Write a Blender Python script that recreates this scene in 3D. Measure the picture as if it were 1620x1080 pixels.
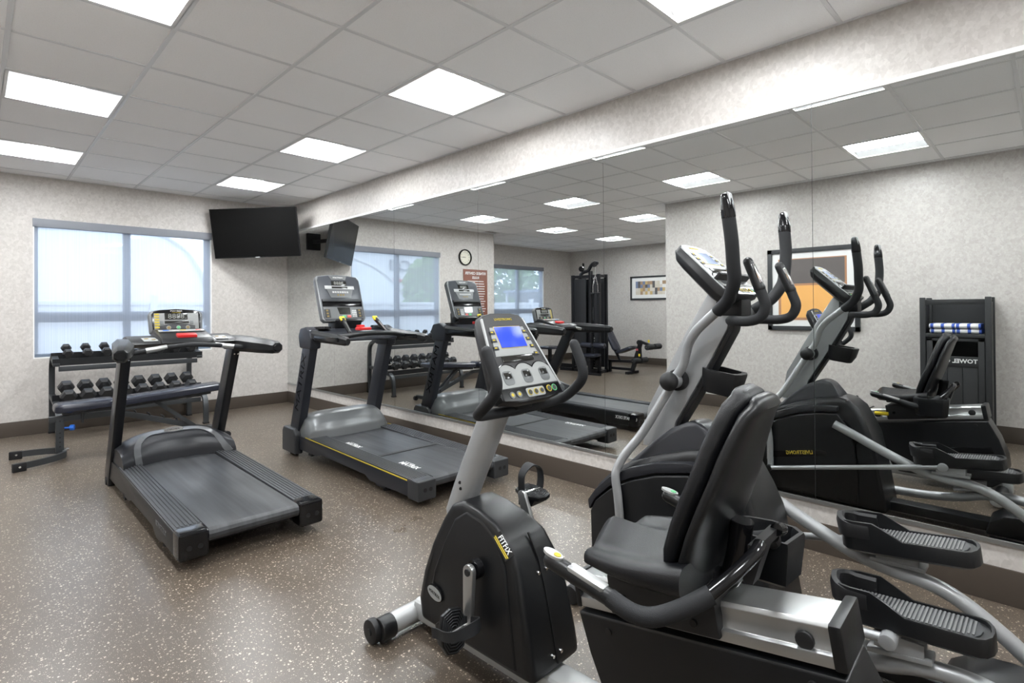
import bpy, bmesh, math, random
from mathutils import Vector, Matrix
PI = math.pi
random.seed(7)
scene = bpy.context.scene
for o in list(bpy.data.objects): bpy.data.objects.remove(o)
COL = scene.collection

# ------------------------------------------------------------ camera
CAM_H = 1.2964
yaw, pitch, roll = 0.7882, 0.0068, -0.0074
r_ = Vector((math.cos(yaw), -math.sin(yaw), 0)); f_ = Vector((math.sin(yaw), math.cos(yaw), 0)); u_ = Vector((0, 0, 1))
f2 = f_*math.cos(pitch) + u_*math.sin(pitch)
u2 = u_*math.cos(pitch) - f_*math.sin(pitch)
R_ = r_*math.cos(roll) + u2*math.sin(roll)
U_ = u2*math.cos(roll) - r_*math.sin(roll)
cd = bpy.data.cameras.new('camera'); cam = bpy.data.objects.new('camera', cd); COL.objects.link(cam)
M = Matrix.Identity(4)
for i in range(3):
    M[i][0] = R_[i]; M[i][1] = U_[i]; M[i][2] = -f2[i]
M[2][3] = CAM_H
cam.matrix_world = M
cd.sensor_width = 36; cd.lens = 854.46/1620*36
cd.shift_x = -(815.9-810)/1620; cd.shift_y = -(540-482.57)/1620
cd.clip_start = 0.05; cd.clip_end = 300
scene.camera = cam

# ------------------------------------------------------------ world (overcast sky) and exposure
w = bpy.data.worlds.new('sky'); scene.world = w; w.use_nodes = True
nt = w.node_tree; nt.nodes.clear()
tc = nt.nodes.new('ShaderNodeTexCoord'); mp = nt.nodes.new('ShaderNodeMapping'); mp.inputs['Scale'].default_value = (1, 1, 2.5)
nz = nt.nodes.new('ShaderNodeTexNoise'); nz.inputs['Scale'].default_value = 2.2; nz.inputs['Detail'].default_value = 6
rp = nt.nodes.new('ShaderNodeValToRGB')
rp.color_ramp.elements[0].position = .36; rp.color_ramp.elements[0].color = (.60, .74, .95, 1)
rp.color_ramp.elements[1].position = .54; rp.color_ramp.elements[1].color = (.96, .97, 1, 1)
bg = nt.nodes.new('ShaderNodeBackground'); bg.inputs['Strength'].default_value = .95
wo = nt.nodes.new('ShaderNodeOutputWorld')
nt.links.new(tc.outputs['Generated'], mp.inputs[0]); nt.links.new(mp.outputs[0], nz.inputs['Vector'])
nt.links.new(nz.outputs['Fac'], rp.inputs[0]); nt.links.new(rp.outputs[0], bg.inputs['Color']); nt.links.new(bg.outputs[0], wo.inputs[0])
vs = scene.view_settings
vs.view_transform = 'Standard'; vs.look = 'None'; vs.gamma = 1; vs.use_curve_mapping = False
vs.exposure = 1.98
LAMP = 24.0        # strength of the lit lens of the ceiling troffers
LAMP_SIDE = .10   # strength of their frosted side panels

# ------------------------------------------------------------ materials
MATS = {}
def mat(name, col, rough=.5, metal=0, emit=None, es=0, spec=.42, coat=0, bump=0, bscale=400, alpha=1, trans=0, sheen=0):
    if name in MATS: return MATS[name]
    m = bpy.data.materials.new(name); m.use_nodes = True
    b = m.node_tree.nodes['Principled BSDF']
    b.inputs['Base Color'].default_value = (*col, 1); b.inputs['Roughness'].default_value = rough
    b.inputs['Metallic'].default_value = metal; b.inputs['Specular IOR Level'].default_value = spec
    b.inputs['Coat Weight'].default_value = coat; b.inputs['Coat Roughness'].default_value = .2
    if trans: b.inputs['Transmission Weight'].default_value = trans
    if emit: b.inputs['Emission Color'].default_value = (*emit, 1); b.inputs['Emission Strength'].default_value = es
    if bump:
        n = m.node_tree; t = n.nodes.new('ShaderNodeTexNoise'); t.inputs['Scale'].default_value = bscale; t.inputs['Detail'].default_value = 3
        c = n.nodes.new('ShaderNodeTexCoord'); bp = n.nodes.new('ShaderNodeBump'); bp.inputs['Strength'].default_value = bump; bp.inputs['Distance'].default_value = .002
        n.links.new(c.outputs['Object'], t.inputs['Vector']); n.links.new(t.outputs['Fac'], bp.inputs['Height']); n.links.new(bp.outputs[0], b.inputs['Normal'])
    MATS[name] = m; return m
BLK = mat('black_plastic', (.007, .0075, .0085), .34, bump=.12, bscale=900)
BLKM = mat('black_matte', (.010, .010, .011), .5)
BLKG = mat('black_gloss', (.006, .006, .007), .14)
FOAM = mat('foam_grip', (.015, .016, .018), .62, spec=.35, bump=.4, bscale=700)
TMET = mat('black_painted_metal', (.012, .0125, .015), .28, metal=.2)
SIL = mat('silver_paint', (.36, .37, .375), .34, metal=.35)
SILD = mat('silver_paint_light', (.44, .45, .45), .38, metal=.3)
ALU = mat('brushed_aluminium', (.50, .51, .51), .33, metal=.9)
CHR = mat('chrome', (.72, .72, .72), .14, metal=1)
GUN = mat('gunmetal_steel', (.055, .059, .063), .38, metal=.45)
HOOD = mat('grey_hood', (.15, .157, .16), .34, metal=.25)
HOODD = mat('charcoal_hood', (.020, .021, .025), .36, metal=.1)
GREYP = mat('charcoal_plastic', (.034, .036, .039), .42)
RAILG = mat('grey_rubber_rail', (.040, .042, .047), .5)
VIN = mat('black_vinyl', (.008, .0085, .010), .36, spec=.35, bump=.35, bscale=500)
VINB = mat('blue_black_vinyl', (.020, .022, .032), .26, bump=.2, bscale=300)
HEX = mat('dumbbell_rubber', (.018, .0185, .020), .42, bump=.3, bscale=300)
YEL = mat('yellow_print', (.55, .42, .03), .5)
YELB = mat('yellow_plastic', (.80, .62, .03), .4)
WHT = mat('white_print', (.75, .75, .74), .5)
PANELG = mat('light_grey_keypad', (.30, .31, .305), .45)
RED = mat('red_plastic', (.62, .03, .03), .3)
GRN = mat('green_key', (.12, .45, .20), .4)
REDK = mat('red_key', (.62, .12, .10), .4)
BLUE = mat('blue_plastic', (.02, .13, .55), .35)
DISP = mat('dark_display', (.02, .02, .018), .15)
SEG = mat('display_segments', (.26, .27, .25), .4)
LCD = mat('lit_blue_display', (.01, .03, .30), .3, emit=(.012, .055, .60), es=.22)
GOLD = mat('gold_brown', (.22, .16, .05), .4)

def nodes_of(m): return m.node_tree.nodes, m.node_tree.links, m.node_tree.nodes['Principled BSDF']
# belt
BELT = mat('belt_rubber', (.012, .018, .019), .46)
N, L, B = nodes_of(BELT)
c = N.new('ShaderNodeTexCoord'); mp = N.new('ShaderNodeMapping'); mp.inputs['Scale'].default_value = (26, 1.2, 4)
t = N.new('ShaderNodeTexNoise'); t.inputs['Scale'].default_value = 1; t.inputs['Detail'].default_value = 5
r = N.new('ShaderNodeValToRGB'); r.color_ramp.elements[0].position = .3; r.color_ramp.elements[0].color = (.022, .023, .025, 1)
r.color_ramp.elements[1].position = .8; r.color_ramp.elements[1].color = (.062, .065, .070, 1)
L.new(c.outputs['Object'], mp.inputs[0]); L.new(mp.outputs[0], t.inputs['Vector']); L.new(t.outputs['Fac'], r.inputs[0]); L.new(r.outputs[0], B.inputs['Base Color'])
# floor: speckled rubber
FLOOR = mat('speckled_rubber_floor', (.1, .08, .06), .42, spec=.6)
N, L, B = nodes_of(FLOOR)
c = N.new('ShaderNodeTexCoord')
v = N.new('ShaderNodeTexVoronoi'); v.inputs['Scale'].default_value = 88; v.inputs['Randomness'].default_value = 1
v2 = N.new('ShaderNodeTexVoronoi'); v2.inputs['Scale'].default_value = 210
n1 = N.new('ShaderNodeTexNoise'); n1.inputs['Scale'].default_value = 260; n1.inputs['Detail'].default_value = 4
n2 = N.new('ShaderNodeTexNoise'); n2.inputs['Scale'].default_value = 1.3; n2.inputs['Detail'].default_value = 5
base = N.new('ShaderNodeValToRGB'); base.color_ramp.elements[0].position = .35; base.color_ramp.elements[0].color = (.066, .051, .038, 1)
base.color_ramp.elements[1].position = .68; base.color_ramp.elements[1].color = (.128, .101, .077, 1)
sep = N.new('ShaderNodeSeparateColor'); sep2 = N.new('ShaderNodeSeparateColor')
def math_(op, a, b=None, N=N, L=L):
    m_ = N.new('ShaderNodeMath'); m_.operation = op
    for i, x in enumerate((a, b)):
        if x is None: continue
        if isinstance(x, (int, float)): m_.inputs[i].default_value = x
        else: L.new(x, m_.inputs[i])
    return m_.outputs[0]
for vv in (v, v2): L.new(c.outputs['Object'], vv.inputs['Vector'])
for nn in (n1, n2): L.new(c.outputs['Object'], nn.inputs['Vector'])
L.new(v.outputs['Color'], sep.inputs[0]); L.new(v2.outputs['Color'], sep2.inputs[0])
L.new(n1.outputs['Fac'], base.inputs[0])
rad = math_('MULTIPLY', sep.outputs[0], .40)
big = math_('MULTIPLY', math_('LESS_THAN', v.outputs['Distance'], rad), math_('GREATER_THAN', sep.outputs[1], .38))
sm = math_('MULTIPLY', math_('LESS_THAN', v2.outputs['Distance'], math_('MULTIPLY', sep2.outputs[0], .33)), math_('GREATER_THAN', sep2.outputs[1], .50))
fac = math_('MAXIMUM', big, sm)
mx = N.new('ShaderNodeMix'); mx.data_type = 'RGBA'; mx.inputs[7].default_value = (.50, .43, .34, 1)
L.new(fac, mx.inputs[0]); L.new(base.outputs[0], mx.inputs[6])
L.new(mx.outputs[2], B.inputs['Base Color'])
rr = N.new('ShaderNodeMapRange'); rr.inputs['To Min'].default_value = .24; rr.inputs['To Max'].default_value = .36
L.new(n2.outputs['Fac'], rr.inputs[0]); L.new(rr.outputs[0], B.inputs['Roughness'])
bp = N.new('ShaderNodeBump'); bp.inputs['Strength'].default_value = .25; bp.inputs['Distance'].default_value = .001
L.new(n1.outputs['Fac'], bp.inputs['Height']); L.new(bp.outputs[0], B.inputs['Normal'])
# wallpaper with faceted fans
WALL = mat('faceted_wallpaper', (.5, .47, .44), .42)
N, L, B = nodes_of(WALL)
c = N.new('ShaderNodeTexCoord')
def vor(sc, off):
    mpp = N.new('ShaderNodeMapping'); mpp.inputs['Location'].default_value = off
    mpp.inputs['Scale'].default_value = (1, 1, .75)
    vv = N.new('ShaderNodeTexVoronoi'); vv.inputs['Scale'].default_value = sc
    L.new(c.outputs['Object'], mpp.inputs[0]); L.new(mpp.outputs[0], vv.inputs['Vector'])
    s_ = N.new('ShaderNodeSeparateColor'); L.new(vv.outputs['Color'], s_.inputs[0]); return vv, s_
va, sa = vor(44, (0, 0, 0)); vb, sb = vor(90, (3, 1, 2))
nn = N.new('ShaderNodeTexNoise'); nn.inputs['Scale'].default_value = 3; nn.inputs['Detail'].default_value = 6; L.new(c.outputs['Object'], nn.inputs['Vector'])
def mth(op, a, b=None): return math_(op, a, b, N, L)
f = mth('ADD', mth('MULTIPLY', sa.outputs[0], .5), mth('MULTIPLY', sb.outputs[1], .3))
f = mth('ADD', f, mth('MULTIPLY', nn.outputs['Fac'], .25))
rp = N.new('ShaderNodeValToRGB'); rp.color_ramp.elements[0].position = .05; rp.color_ramp.elements[0].color = (.44, .412, .385, 1)
rp.color_ramp.elements[1].position = .95; rp.color_ramp.elements[1].color = (.585, .555, .525, 1)
L.new(f, rp.inputs[0]); L.new(rp.outputs[0], B.inputs['Base Color'])
rr = N.new('ShaderNodeMapRange'); rr.inputs['To Min'].default_value = .32; rr.inputs['To Max'].default_value = .6
L.new(sa.outputs[1], rr.inputs[0]); L.new(rr.outputs[0], B.inputs['Roughness'])
bp = N.new('ShaderNodeBump'); bp.inputs['Strength'].default_value = .06; bp.inputs['Distance'].default_value = .003
L.new(f, bp.inputs['Height']); L.new(bp.outputs[0], B.inputs['Normal'])
# ceiling tile
TILE = mat('mineral_ceiling_tile', (.88, .88, .88), .9, bump=.5, bscale=350)
N, L, B = nodes_of(TILE)
c = N.new('ShaderNodeTexCoord'); t = N.new('ShaderNodeTexNoise'); t.inputs['Scale'].default_value = 170; t.inputs['Detail'].default_value = 4
r = N.new('ShaderNodeValToRGB'); r.color_ramp.elements[0].position = .30; r.color_ramp.elements[0].color = (.86, .86, .86, 1)
r.color_ramp.elements[1].position = .46; r.color_ramp.elements[1].color = (.93, .93, .935, 1)
L.new(c.outputs['Object'], t.inputs['Vector']); L.new(t.outputs['Fac'], r.inputs[0]); L.new(r.outputs[0], B.inputs['Base Color'])
GRID = mat('ceiling_grid_metal', (.72, .725, .735), .45, metal=.1)
SLAB = mat('plenum_white', (.6, .6, .6), .9)
BASEB = mat('brown_vinyl_base', (.068, .054, .043), .38)
FRM = mat('window_frame_blue_grey', (.16, .20, .26), .4, metal=.3)
HEADR = mat('shade_cassette_grey', (.20, .21, .24), .5)
WTRIM = mat('white_trim', (.80, .80, .79), .4)
MIRR = mat('mirror_glass', (.74, .76, .755), .0, metal=1)
LENS = mat('troffer_lens', (.9, .9, .9), .5, emit=(.95, .98, 1), es=LAMP)
LSIDE = mat('troffer_side', (.22, .22, .22), .6, emit=(.95, .98, 1), es=LAMP_SIDE)
# window glass: thin clear pane
GLASS = bpy.data.materials.new('window_glass'); GLASS.use_nodes = True
N = GLASS.node_tree.nodes; L = GLASS.node_tree.links; N.clear()
o_ = N.new('ShaderNodeOutputMaterial'); a = N.new('ShaderNodeBsdfTransparent'); a.inputs[0].default_value = (.90, .94, .96, 1)
g = N.new('ShaderNodeBsdfGlossy'); g.inputs['Roughness'].default_value = .02; ms = N.new('ShaderNodeMixShader'); ms.inputs[0].default_value = .07
L.new(a.outputs[0], ms.inputs[1]); L.new(g.outputs[0], ms.inputs[2]); L.new(ms.outputs[0], o_.inputs[0])
# woven sun screen: open weave with fine vertical threads
SCREEN = bpy.data.materials.new('woven_sun_screen'); SCREEN.use_nodes = True
N = SCREEN.node_tree.nodes; L = SCREEN.node_tree.links; N.clear()
o_ = N.new('ShaderNodeOutputMaterial'); a = N.new('ShaderNodeBsdfTransparent'); a.inputs[0].default_value = (.95, .97, 1, 1)
d = N.new('ShaderNodeBsdfDiffuse'); d.inputs[0].default_value = (.80, .82, .86, 1); tl = N.new('ShaderNodeBsdfTranslucent'); tl.inputs[0].default_value = (.84, .88, .95, 1)
m1 = N.new('ShaderNodeMixShader'); m1.inputs[0].default_value = .65; m2 = N.new('ShaderNodeMixShader')
c = N.new('ShaderNodeTexCoord'); wv = N.new('ShaderNodeTexNoise'); wv.inputs['Scale'].default_value = 1; mp = N.new('ShaderNodeMapping'); mp.inputs['Scale'].default_value = (420, 1, .6)
rr = N.new('ShaderNodeMapRange'); rr.inputs['From Min'].default_value = .35; rr.inputs['From Max'].default_value = .65; rr.inputs['To Min'].default_value = .28; rr.inputs['To Max'].default_value = .34
L.new(c.outputs['Object'], mp.inputs[0]); L.new(mp.outputs[0], wv.inputs['Vector']); L.new(wv.outputs['Fac'], rr.inputs[0]); L.new(rr.outputs[0], m2.inputs[0])
L.new(d.outputs[0], m1.inputs[1]); L.new(tl.outputs[0], m1.inputs[2]); L.new(a.outputs[0], m2.inputs[1]); L.new(m1.outputs[0], m2.inputs[2]); L.new(m2.outputs[0], o_.inputs[0])

# ------------------------------------------------------------ mesh helpers
def V(*a): return Vector(a)
def frame(o, u, w):
    "matrix with x=u, y=w (made square to u), z=u x w at o"
    u = Vector(u).normalized(); w = Vector(w); w = (w-u*w.dot(u)).normalized(); n = u.cross(w)
    M = Matrix.Identity(4)
    for i in range(3): M[i][0] = u[i]; M[i][1] = w[i]; M[i][2] = n[i]; M[i][3] = o[i]
    return M
def catmull(pts, n=6, closed=False):
    pts = [Vector(p) for p in pts]
    if len(pts) < 3: return pts
    out = []; k = len(pts)
    for i in range(k if closed else k-1):
        if closed: p0, p1, p2, p3 = pts[(i-1) % k], pts[i], pts[(i+1) % k], pts[(i+2) % k]
        else: p0 = pts[max(i-1, 0)]; p1 = pts[i]; p2 = pts[i+1]; p3 = pts[min(i+2, k-1)]
        for j in range(n):
            t = j/n
            out.append(.5*((2*p1)+(-p0+p2)*t+(2*p0-5*p1+4*p2-p3)*t*t+(-p0+3*p1-3*p2+p3)*t**3))
    if not closed: out.append(pts[-1])
    return out
class MB:
    def __init__(s, off=(0, 0, 0)): s.v = []; s.f = []; s.fm = []; s.mats = []; s.off = Vector(off); s.cur = 0
    def add(s, verts, faces, M=None, mt=None):
        if mt is not None:
            if mt not in s.mats: s.mats.append(mt)
            mi = s.mats.index(mt)
        else: mi = -1
        b = len(s.v)
        for p in verts:
            p = Vector(p)
            if M is not None: p = M @ p
            s.v.append(p)
        for f in faces: s.f.append([b+i for i in f]); s.fm.append(mi)
        return s
    def addbm(s, bm, M=None, mt=None):
        bm.verts.index_update()
        s.add([v.co.copy() for v in bm.verts], [[v.index for v in f.verts] for f in bm.faces], M, mt); bm.free(); return s
    def box(s, lo, hi, bev=0, M=None, mt=None, seg=2):
        bm = bmesh.new(); bmesh.ops.create_cube(bm, size=1)
        lo = Vector(lo); hi = Vector(hi)
        for v in bm.verts: v.co = Vector([(lo[i]+hi[i])/2+v.co[i]*(hi[i]-lo[i]) for i in range(3)])
        if bev: bmesh.ops.bevel(bm, geom=bm.edges[:], offset=bev, segments=seg, affect='EDGES', profile=.6)
        return s.addbm(bm, M, mt)
    def bar(s, p0, p1, w, h, up=(0, 0, 1), bev=0, mt=None):
        p0 = Vector(p0); p1 = Vector(p1); d = p1-p0
        z = Vector(up)
        if abs(d.normalized().dot(z)) > .98: z = Vector((0, 1, 0))
        M = frame(p0, d, z.cross(d))          # y = side, z = up-ish
        return s.box((0, -w/2, -h/2), (d.length, w/2, h/2), bev, M, mt)
    def prism(s, prof, a, b, axis='x', bev=0, M=None, mt=None, taper=None, seg=2):
        "prof: 2D points; axis x -> (y,z), y -> (x,z), z -> (x,y)"
        bm = bmesh.new()
        def P(p, t):
            return {'x': (t, p[0], p[1]), 'y': (p[0], t, p[1]), 'z': (p[0], p[1], t)}[axis]
        A = [bm.verts.new(P(p, a)) for p in prof]; Bv = [bm.verts.new(P(p, b)) for p in prof]
        bm.faces.new(A); bm.faces.new(Bv[::-1]); k = len(prof)
        for i in range(k): bm.faces.new((A[i], Bv[i], Bv[(i+1) % k], A[(i+1) % k]))
        bmesh.ops.recalc_face_normals(bm, faces=bm.faces[:])
        if bev:
            es = [e for e in bm.edges if len(e.link_faces) == 2 and e.calc_face_angle() > .45]
            bmesh.ops.bevel(bm, geom=es, offset=bev, segments=seg, affect='EDGES', clamp_overlap=True, profile=.6)
        if taper:
            for v in bm.verts: v.co = taper(v.co)
        return s.addbm(bm, M, mt)
    def rings(s, rings, caps=True, closed=False, M=None, mt=None):
        n = len(rings[0]); vs = [p for r in rings for p in r]; fs = []
        R = len(rings)
        for i in range(R if closed else R-1):
            a = i*n; b = ((i+1) % R)*n
            for j in range(n): fs.append([a+j, a+(j+1) % n, b+(j+1) % n, b+j])
        if caps and not closed: fs.append(list(range(n))[::-1]); fs.append([(R-1)*n+j for j in range(n)])
        return s.add(vs, fs, M, mt)
    def tube(s, pts, r, seg=16, sm=6, closed=False, M=None, mt=None, flat=None, dome=False):
        pts = [Vector(p) for p in pts]
        rs = r if isinstance(r, (list, tuple)) else [r]*len(pts)
        if sm and len(pts) > 2:
            q = catmull(pts, sm, closed)
            rr = []
            for i in range(len(q)):
                t = i/sm; a = int(t) % len(rs); b = (a+1) % len(rs) if closed else min(a+1, len(rs)-1); rr.append(rs[a]+(rs[b]-rs[a])*(t-int(t)))
            pts, rs = q, rr
        k = len(pts); T = []
        for i in range(k):
            if closed: d = pts[(i+1) % k]-pts[i-1]
            else: d = pts[min(i+1, k-1)]-pts[max(i-1, 0)]
            T.append(d.normalized())
        up = Vector((0, 0, 1)) if abs(T[0].z) < .9 else Vector((1, 0, 0))
        n = (up-T[0]*up.dot(T[0])).normalized(); rings = []
        def ring(c, nn, t, rad):
            b = t.cross(nn); out = []
            for j in range(seg):
                a = 2*PI*j/seg; x, y = math.cos(a), math.sin(a)
                if flat: y *= flat
                out.append(c+nn*(x*rad)+b*(y*rad))
            return out
        for i in range(k):
            n = (n-T[i]*n.dot(T[i])).normalized()
            if dome and i == 0 and not closed:
                for q_ in (80, 55, 30): rings.append(ring(pts[0]-T[0]*rs[0]*math.sin(math.radians(q_)), n, T[0], rs[0]*math.cos(math.radians(q_))))
            rings.append(ring(pts[i], n, T[i], rs[i]))
            if dome and i == k-1 and not closed:
                for q_ in (30, 55, 80): rings.append(ring(pts[-1]+T[-1]*rs[-1]*math.sin(math.radians(q_)), n, T[-1], rs[-1]*math.cos(math.radians(q_))))
        return s.rings(rings, True, closed, M, mt)
    def cyl(s, p0, p1, r0, r1=None, seg=20, bev=0, mt=None, M=None):
        p0 = Vector(p0); p1 = Vector(p1); r1 = r0 if r1 is None else r1
        d = (p1-p0).normalized(); L_ = (p1-p0).length
        up = Vector((0, 0, 1)) if abs(d.z) < .9 else Vector((1, 0, 0)); n = up.cross(d).normalized(); b = d.cross(n)
        st = [(0, r0), (L_, r1)] if not bev else [(0, r0-bev), (bev*.3, r0-bev*.3), (bev, r0), (L_-bev, r1), (L_-bev*.3, r1-bev*.3), (L_, r1-bev)]
        R = [[p0+d*h+(n*math.cos(2*PI*j/seg)+b*math.sin(2*PI*j/seg))*r for j in range(seg)] for h, r in st]
        return s.rings(R, M=M, mt=mt)
    def sphere(s, c, r, seg=20, sc=(1, 1, 1), M=None, mt=None):
        bm = bmesh.new(); bmesh.ops.create_uvsphere(bm, u_segments=seg, v_segments=max(8, seg//2), radius=r)
        for v in bm.verts: v.co = Vector((v.co.x*sc[0]+c[0], v.co.y*sc[1]+c[1], v.co.z*sc[2]+c[2]))
        return s.addbm(bm, M, mt)
    def plate(s, pts, h0, h1, M=None, mt=None, bev=0):
        "2D outline in local xy extruded along local z"
        return s.prism(pts, h0, h1, 'z', bev, M, mt)
    def build(s, name, m, parent=None, sharp=28):
        me = bpy.data.meshes.new(name)
        me.from_pydata([tuple(p-s.off) for p in s.v], [], s.f)
        ml = [m]+[x for x in s.mats if x is not m]
        for x in ml: me.materials.append(x)
        mi = [0 if k < 0 else ml.index(s.mats[k]) for k in s.fm]
        me.polygons.foreach_set('material_index', mi)
        me.update()
        bm = bmesh.new(); bm.from_mesh(me)
        bmesh.ops.recalc_face_normals(bm, faces=bm.faces[:])
        th = math.radians(sharp)
        for e in bm.edges:
            e.smooth = not (len(e.link_faces) == 2 and e.calc_face_angle(0) > th)
        for f in bm.faces: f.smooth = True
        bm.to_mesh(me); bm.free()
        o = bpy.data.objects.new(name, me); COL.objects.link(o)
        if parent is not None: o.parent = parent
        return o
def tag(o, label=None, cat=None, group=None, kind=None):
    if label: o['label'] = label
    if cat: o['category'] = cat
    if group: o['group'] = group
    if kind: o['kind'] = kind
    return o
def empty(name, loc, label, cat, group=None, rz=0):
    o = bpy.data.objects.new(name, None); COL.objects.link(o); o.location = loc; o.rotation_euler = (0, 0, rz)
    o.empty_display_size = .1
    return tag(o, label, cat, group)
def text(name, s, size, M, m, parent, off=(0, 0, 0), ext=.0006, align='CENTER', sx=1.0, bold=0):
    cu = bpy.data.curves.new(name, 'FONT'); cu.body = s; cu.size = size; cu.extrude = ext; cu.align_x = align; cu.align_y = 'CENTER'
    cu.resolution_u = 2; cu.offset = bold
    t = bpy.data.objects.new('tmp', cu); COL.objects.link(t)
    dg = bpy.context.evaluated_depsgraph_get(); me = bpy.data.meshes.new_from_object(t.evaluated_get(dg))
    bpy.data.objects.remove(t); bpy.data.curves.remove(cu)
    me.name = name; S = Matrix.Diagonal((sx, 1, 1, 1))
    me.transform(Matrix.Translation(-Vector(off)) @ M @ S)
    me.materials.clear(); me.materials.append(m)
    o = bpy.data.objects.new(name, me); COL.objects.link(o); o.parent = parent
    return o
def copy_tree(o, parent=None):
    c = o.copy(); COL.objects.link(c); c.parent = parent
    for ch in list(o.children): copy_tree(ch, c)
    return c
def struct(o): o['kind'] = 'structure'; return o
def rrect(w, h, r, n=4):
    out = []
    for cx, cy, a0 in ((w/2-r, h/2-r, 0), (-w/2+r, h/2-r, 90), (-w/2+r, -h/2+r, 180), (w/2-r, -h/2+r, 270)):
        for i in range(n+1):
            a = math.radians(a0+90*i/n); out.append((cx+r*math.cos(a), cy+r*math.sin(a)))
    return out

# ============================================================ ROOM
XR, YB, ZC = 3.154, 7.712, 2.7515          # mirror face, window wall, ceiling
XW = 3.162                                   # wall behind the mirror
XL, YA = -.56, 3.85                          # left wall, corner of alcove
XA, YAB, XJ = -4.62, 8.87, -.85              # alcove side wall, alcove back wall, jog
YR = -1.8
struct(MB().box((XA-.2, YR-.2, -.1), (XW+.2, YAB+.2, 0)).build('floor', FLOOR))
ceil = struct(MB().box((XA-.2, YR-.2, 2.86), (XW+.2, YAB+.2, 2.96)).build('ceiling', SLAB))
TOPZ = 2.86
W1 = (.455, 2.18, .80, 2.30)
W2 = (-3.59, -1.87, .80, 2.30)
def wall_open(name, x0, x1, y0, y1, win):
    m = MB(); a, b, c, d = win
    for lo, hi in (((x0, y0, 0), (a, y1, TOPZ)), ((b, y0, 0), (x1, y1, TOPZ)), ((a, y0, 0), (b, y1, c)), ((a, y0, d), (b, y1, TOPZ))): m.box(lo, hi)
    return struct(m.build(name, WALL))
wall_open('wall_back', XJ, XW+.15, YB, YB+.16, W1)
wall_open('wall_alcove_back', XA-.15, XJ+.15, YAB, YAB+.16, W2)
struct(MB().box((XW, YR-.15, 0), (XW+.15, YB, TOPZ)).build('wall_right', WALL))
struct(MB().box((XJ, YB+.16, 0), (XJ+.15, YAB, TOPZ)).build('wall_alcove_right', WALL))
struct(MB().box((XA-.15, YA-.15, 0), (XA, YAB, TOPZ)).build('wall_alcove_left', WALL))
struct(MB().box((XA, YA-.15, 0), (XL, YA, TOPZ)).build('wall_alcove_front', WALL))
struct(MB().box((XL-.15, YR-.15, 0), (XL, YA-.15, TOPZ)).build('wall_left', WALL))
struct(MB().box((XL, YR-.15, 0), (XW, YR, TOPZ)).build('wall_rear', WALL))
# baseboards
def bb(name, lo, hi): struct(MB().box(lo, hi, .003).build(name, BASEB))
HB = .155; TB = .012
bb('baseboard_right', (XW-TB, YR, 0), (XW, YB, HB))
bb('baseboard_back', (XJ-TB, YB-TB, 0), (XW-TB, YB, HB))
bb('baseboard_alcove_right', (XJ-TB, YB, 0), (XJ, YAB, HB))
bb('baseboard_alcove_back', (XA, YAB-TB, 0), (XJ-TB, YAB, HB))
bb('baseboard_alcove_left', (XA, YA, 0), (XA+TB, YAB-TB, HB))
bb('baseboard_alcove_front', (XA+TB, YA, 0), (XL+TB, YA+TB, HB))
bb('baseboard_left', (XL, YR, 0), (XL+TB, YA, HB))
bb('baseboard_rear', (XL+TB, YR, 0), (XW-TB, YR+TB, HB))
# ceiling grid, tiles and troffers
GX, GY, G = .7386, 3.201, .61
regs = [(XL, XW, YR, YB), (XA, XW, YA, YB), (XA, XJ, YA, YAB)]
lights = set()
for j in (-7, -4, -1, 2, 5):
    for cc in (-1, 2): lights.add((cc, j))
for cc in (-7, -4):
    for j in (2, 5): lights.add((cc, j))
lights.add((-7, 8)) if False else None
tile_mesh = {}
for ci in range(-9, 5):
    for j in range(-9, 11):
        x0, x1, y0, y1 = GX+ci*G, GX+(ci+1)*G, GY+j*G, GY+(j+1)*G
        best = None
        for a, b, c_, d_ in regs:
            q = (max(x0, a), min(x1, b), max(y0, c_), min(y1, d_))
            if q[1]-q[0] > .02 and q[3]-q[2] > .02:
                ar = (q[1]-q[0])*(q[3]-q[2])
                if not best or ar > best[0]+1e-6: best = (ar, q)
        if not best or (ci, j) in lights: continue
        a, b, c_, d_ = best[1]
        key = (round(b-a, 3), round(d_-c_, 3))
        if key not in tile_mesh:
            o = MB().box((-(b-a)/2+.008, -(d_-c_)/2+.008, 0), ((b-a)/2-.008, (d_-c_)/2-.008, .014), .002, seg=1).build('ceiling_tile', TILE, ceil); tile_mesh[key] = o.data
        else:
            o = bpy.data.objects.new('ceiling_tile', tile_mesh[key]); COL.objects.link(o); o.parent = ceil
        o.location = ((a+b)/2, (c_+d_)/2, ZC+.005)
def gridbar(lo, hi): MB().box(lo, hi, .0015, seg=1).build('grid_bar', GRID, ceil)
hw = .012
for ci in range(-8, 5):
    x = GX+ci*G
    if x > XW: continue
    ya, yb = (YR, YB) if x > XJ and x > XL else (YA, YB if x > XJ else YAB)
    if x > XL: ya = YR
    gridbar((x-hw, ya, ZC), (x+hw, yb, ZC+.03))
for j in range(-8, 10):
    y = GY+j*G
    if y > YAB: continue
    xa = XL if y < YA else XA; xb = XW if y < YB else XJ
    gridbar((xa, y-hw, ZC+.001), (xb, y+hw, ZC+.028))
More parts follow.
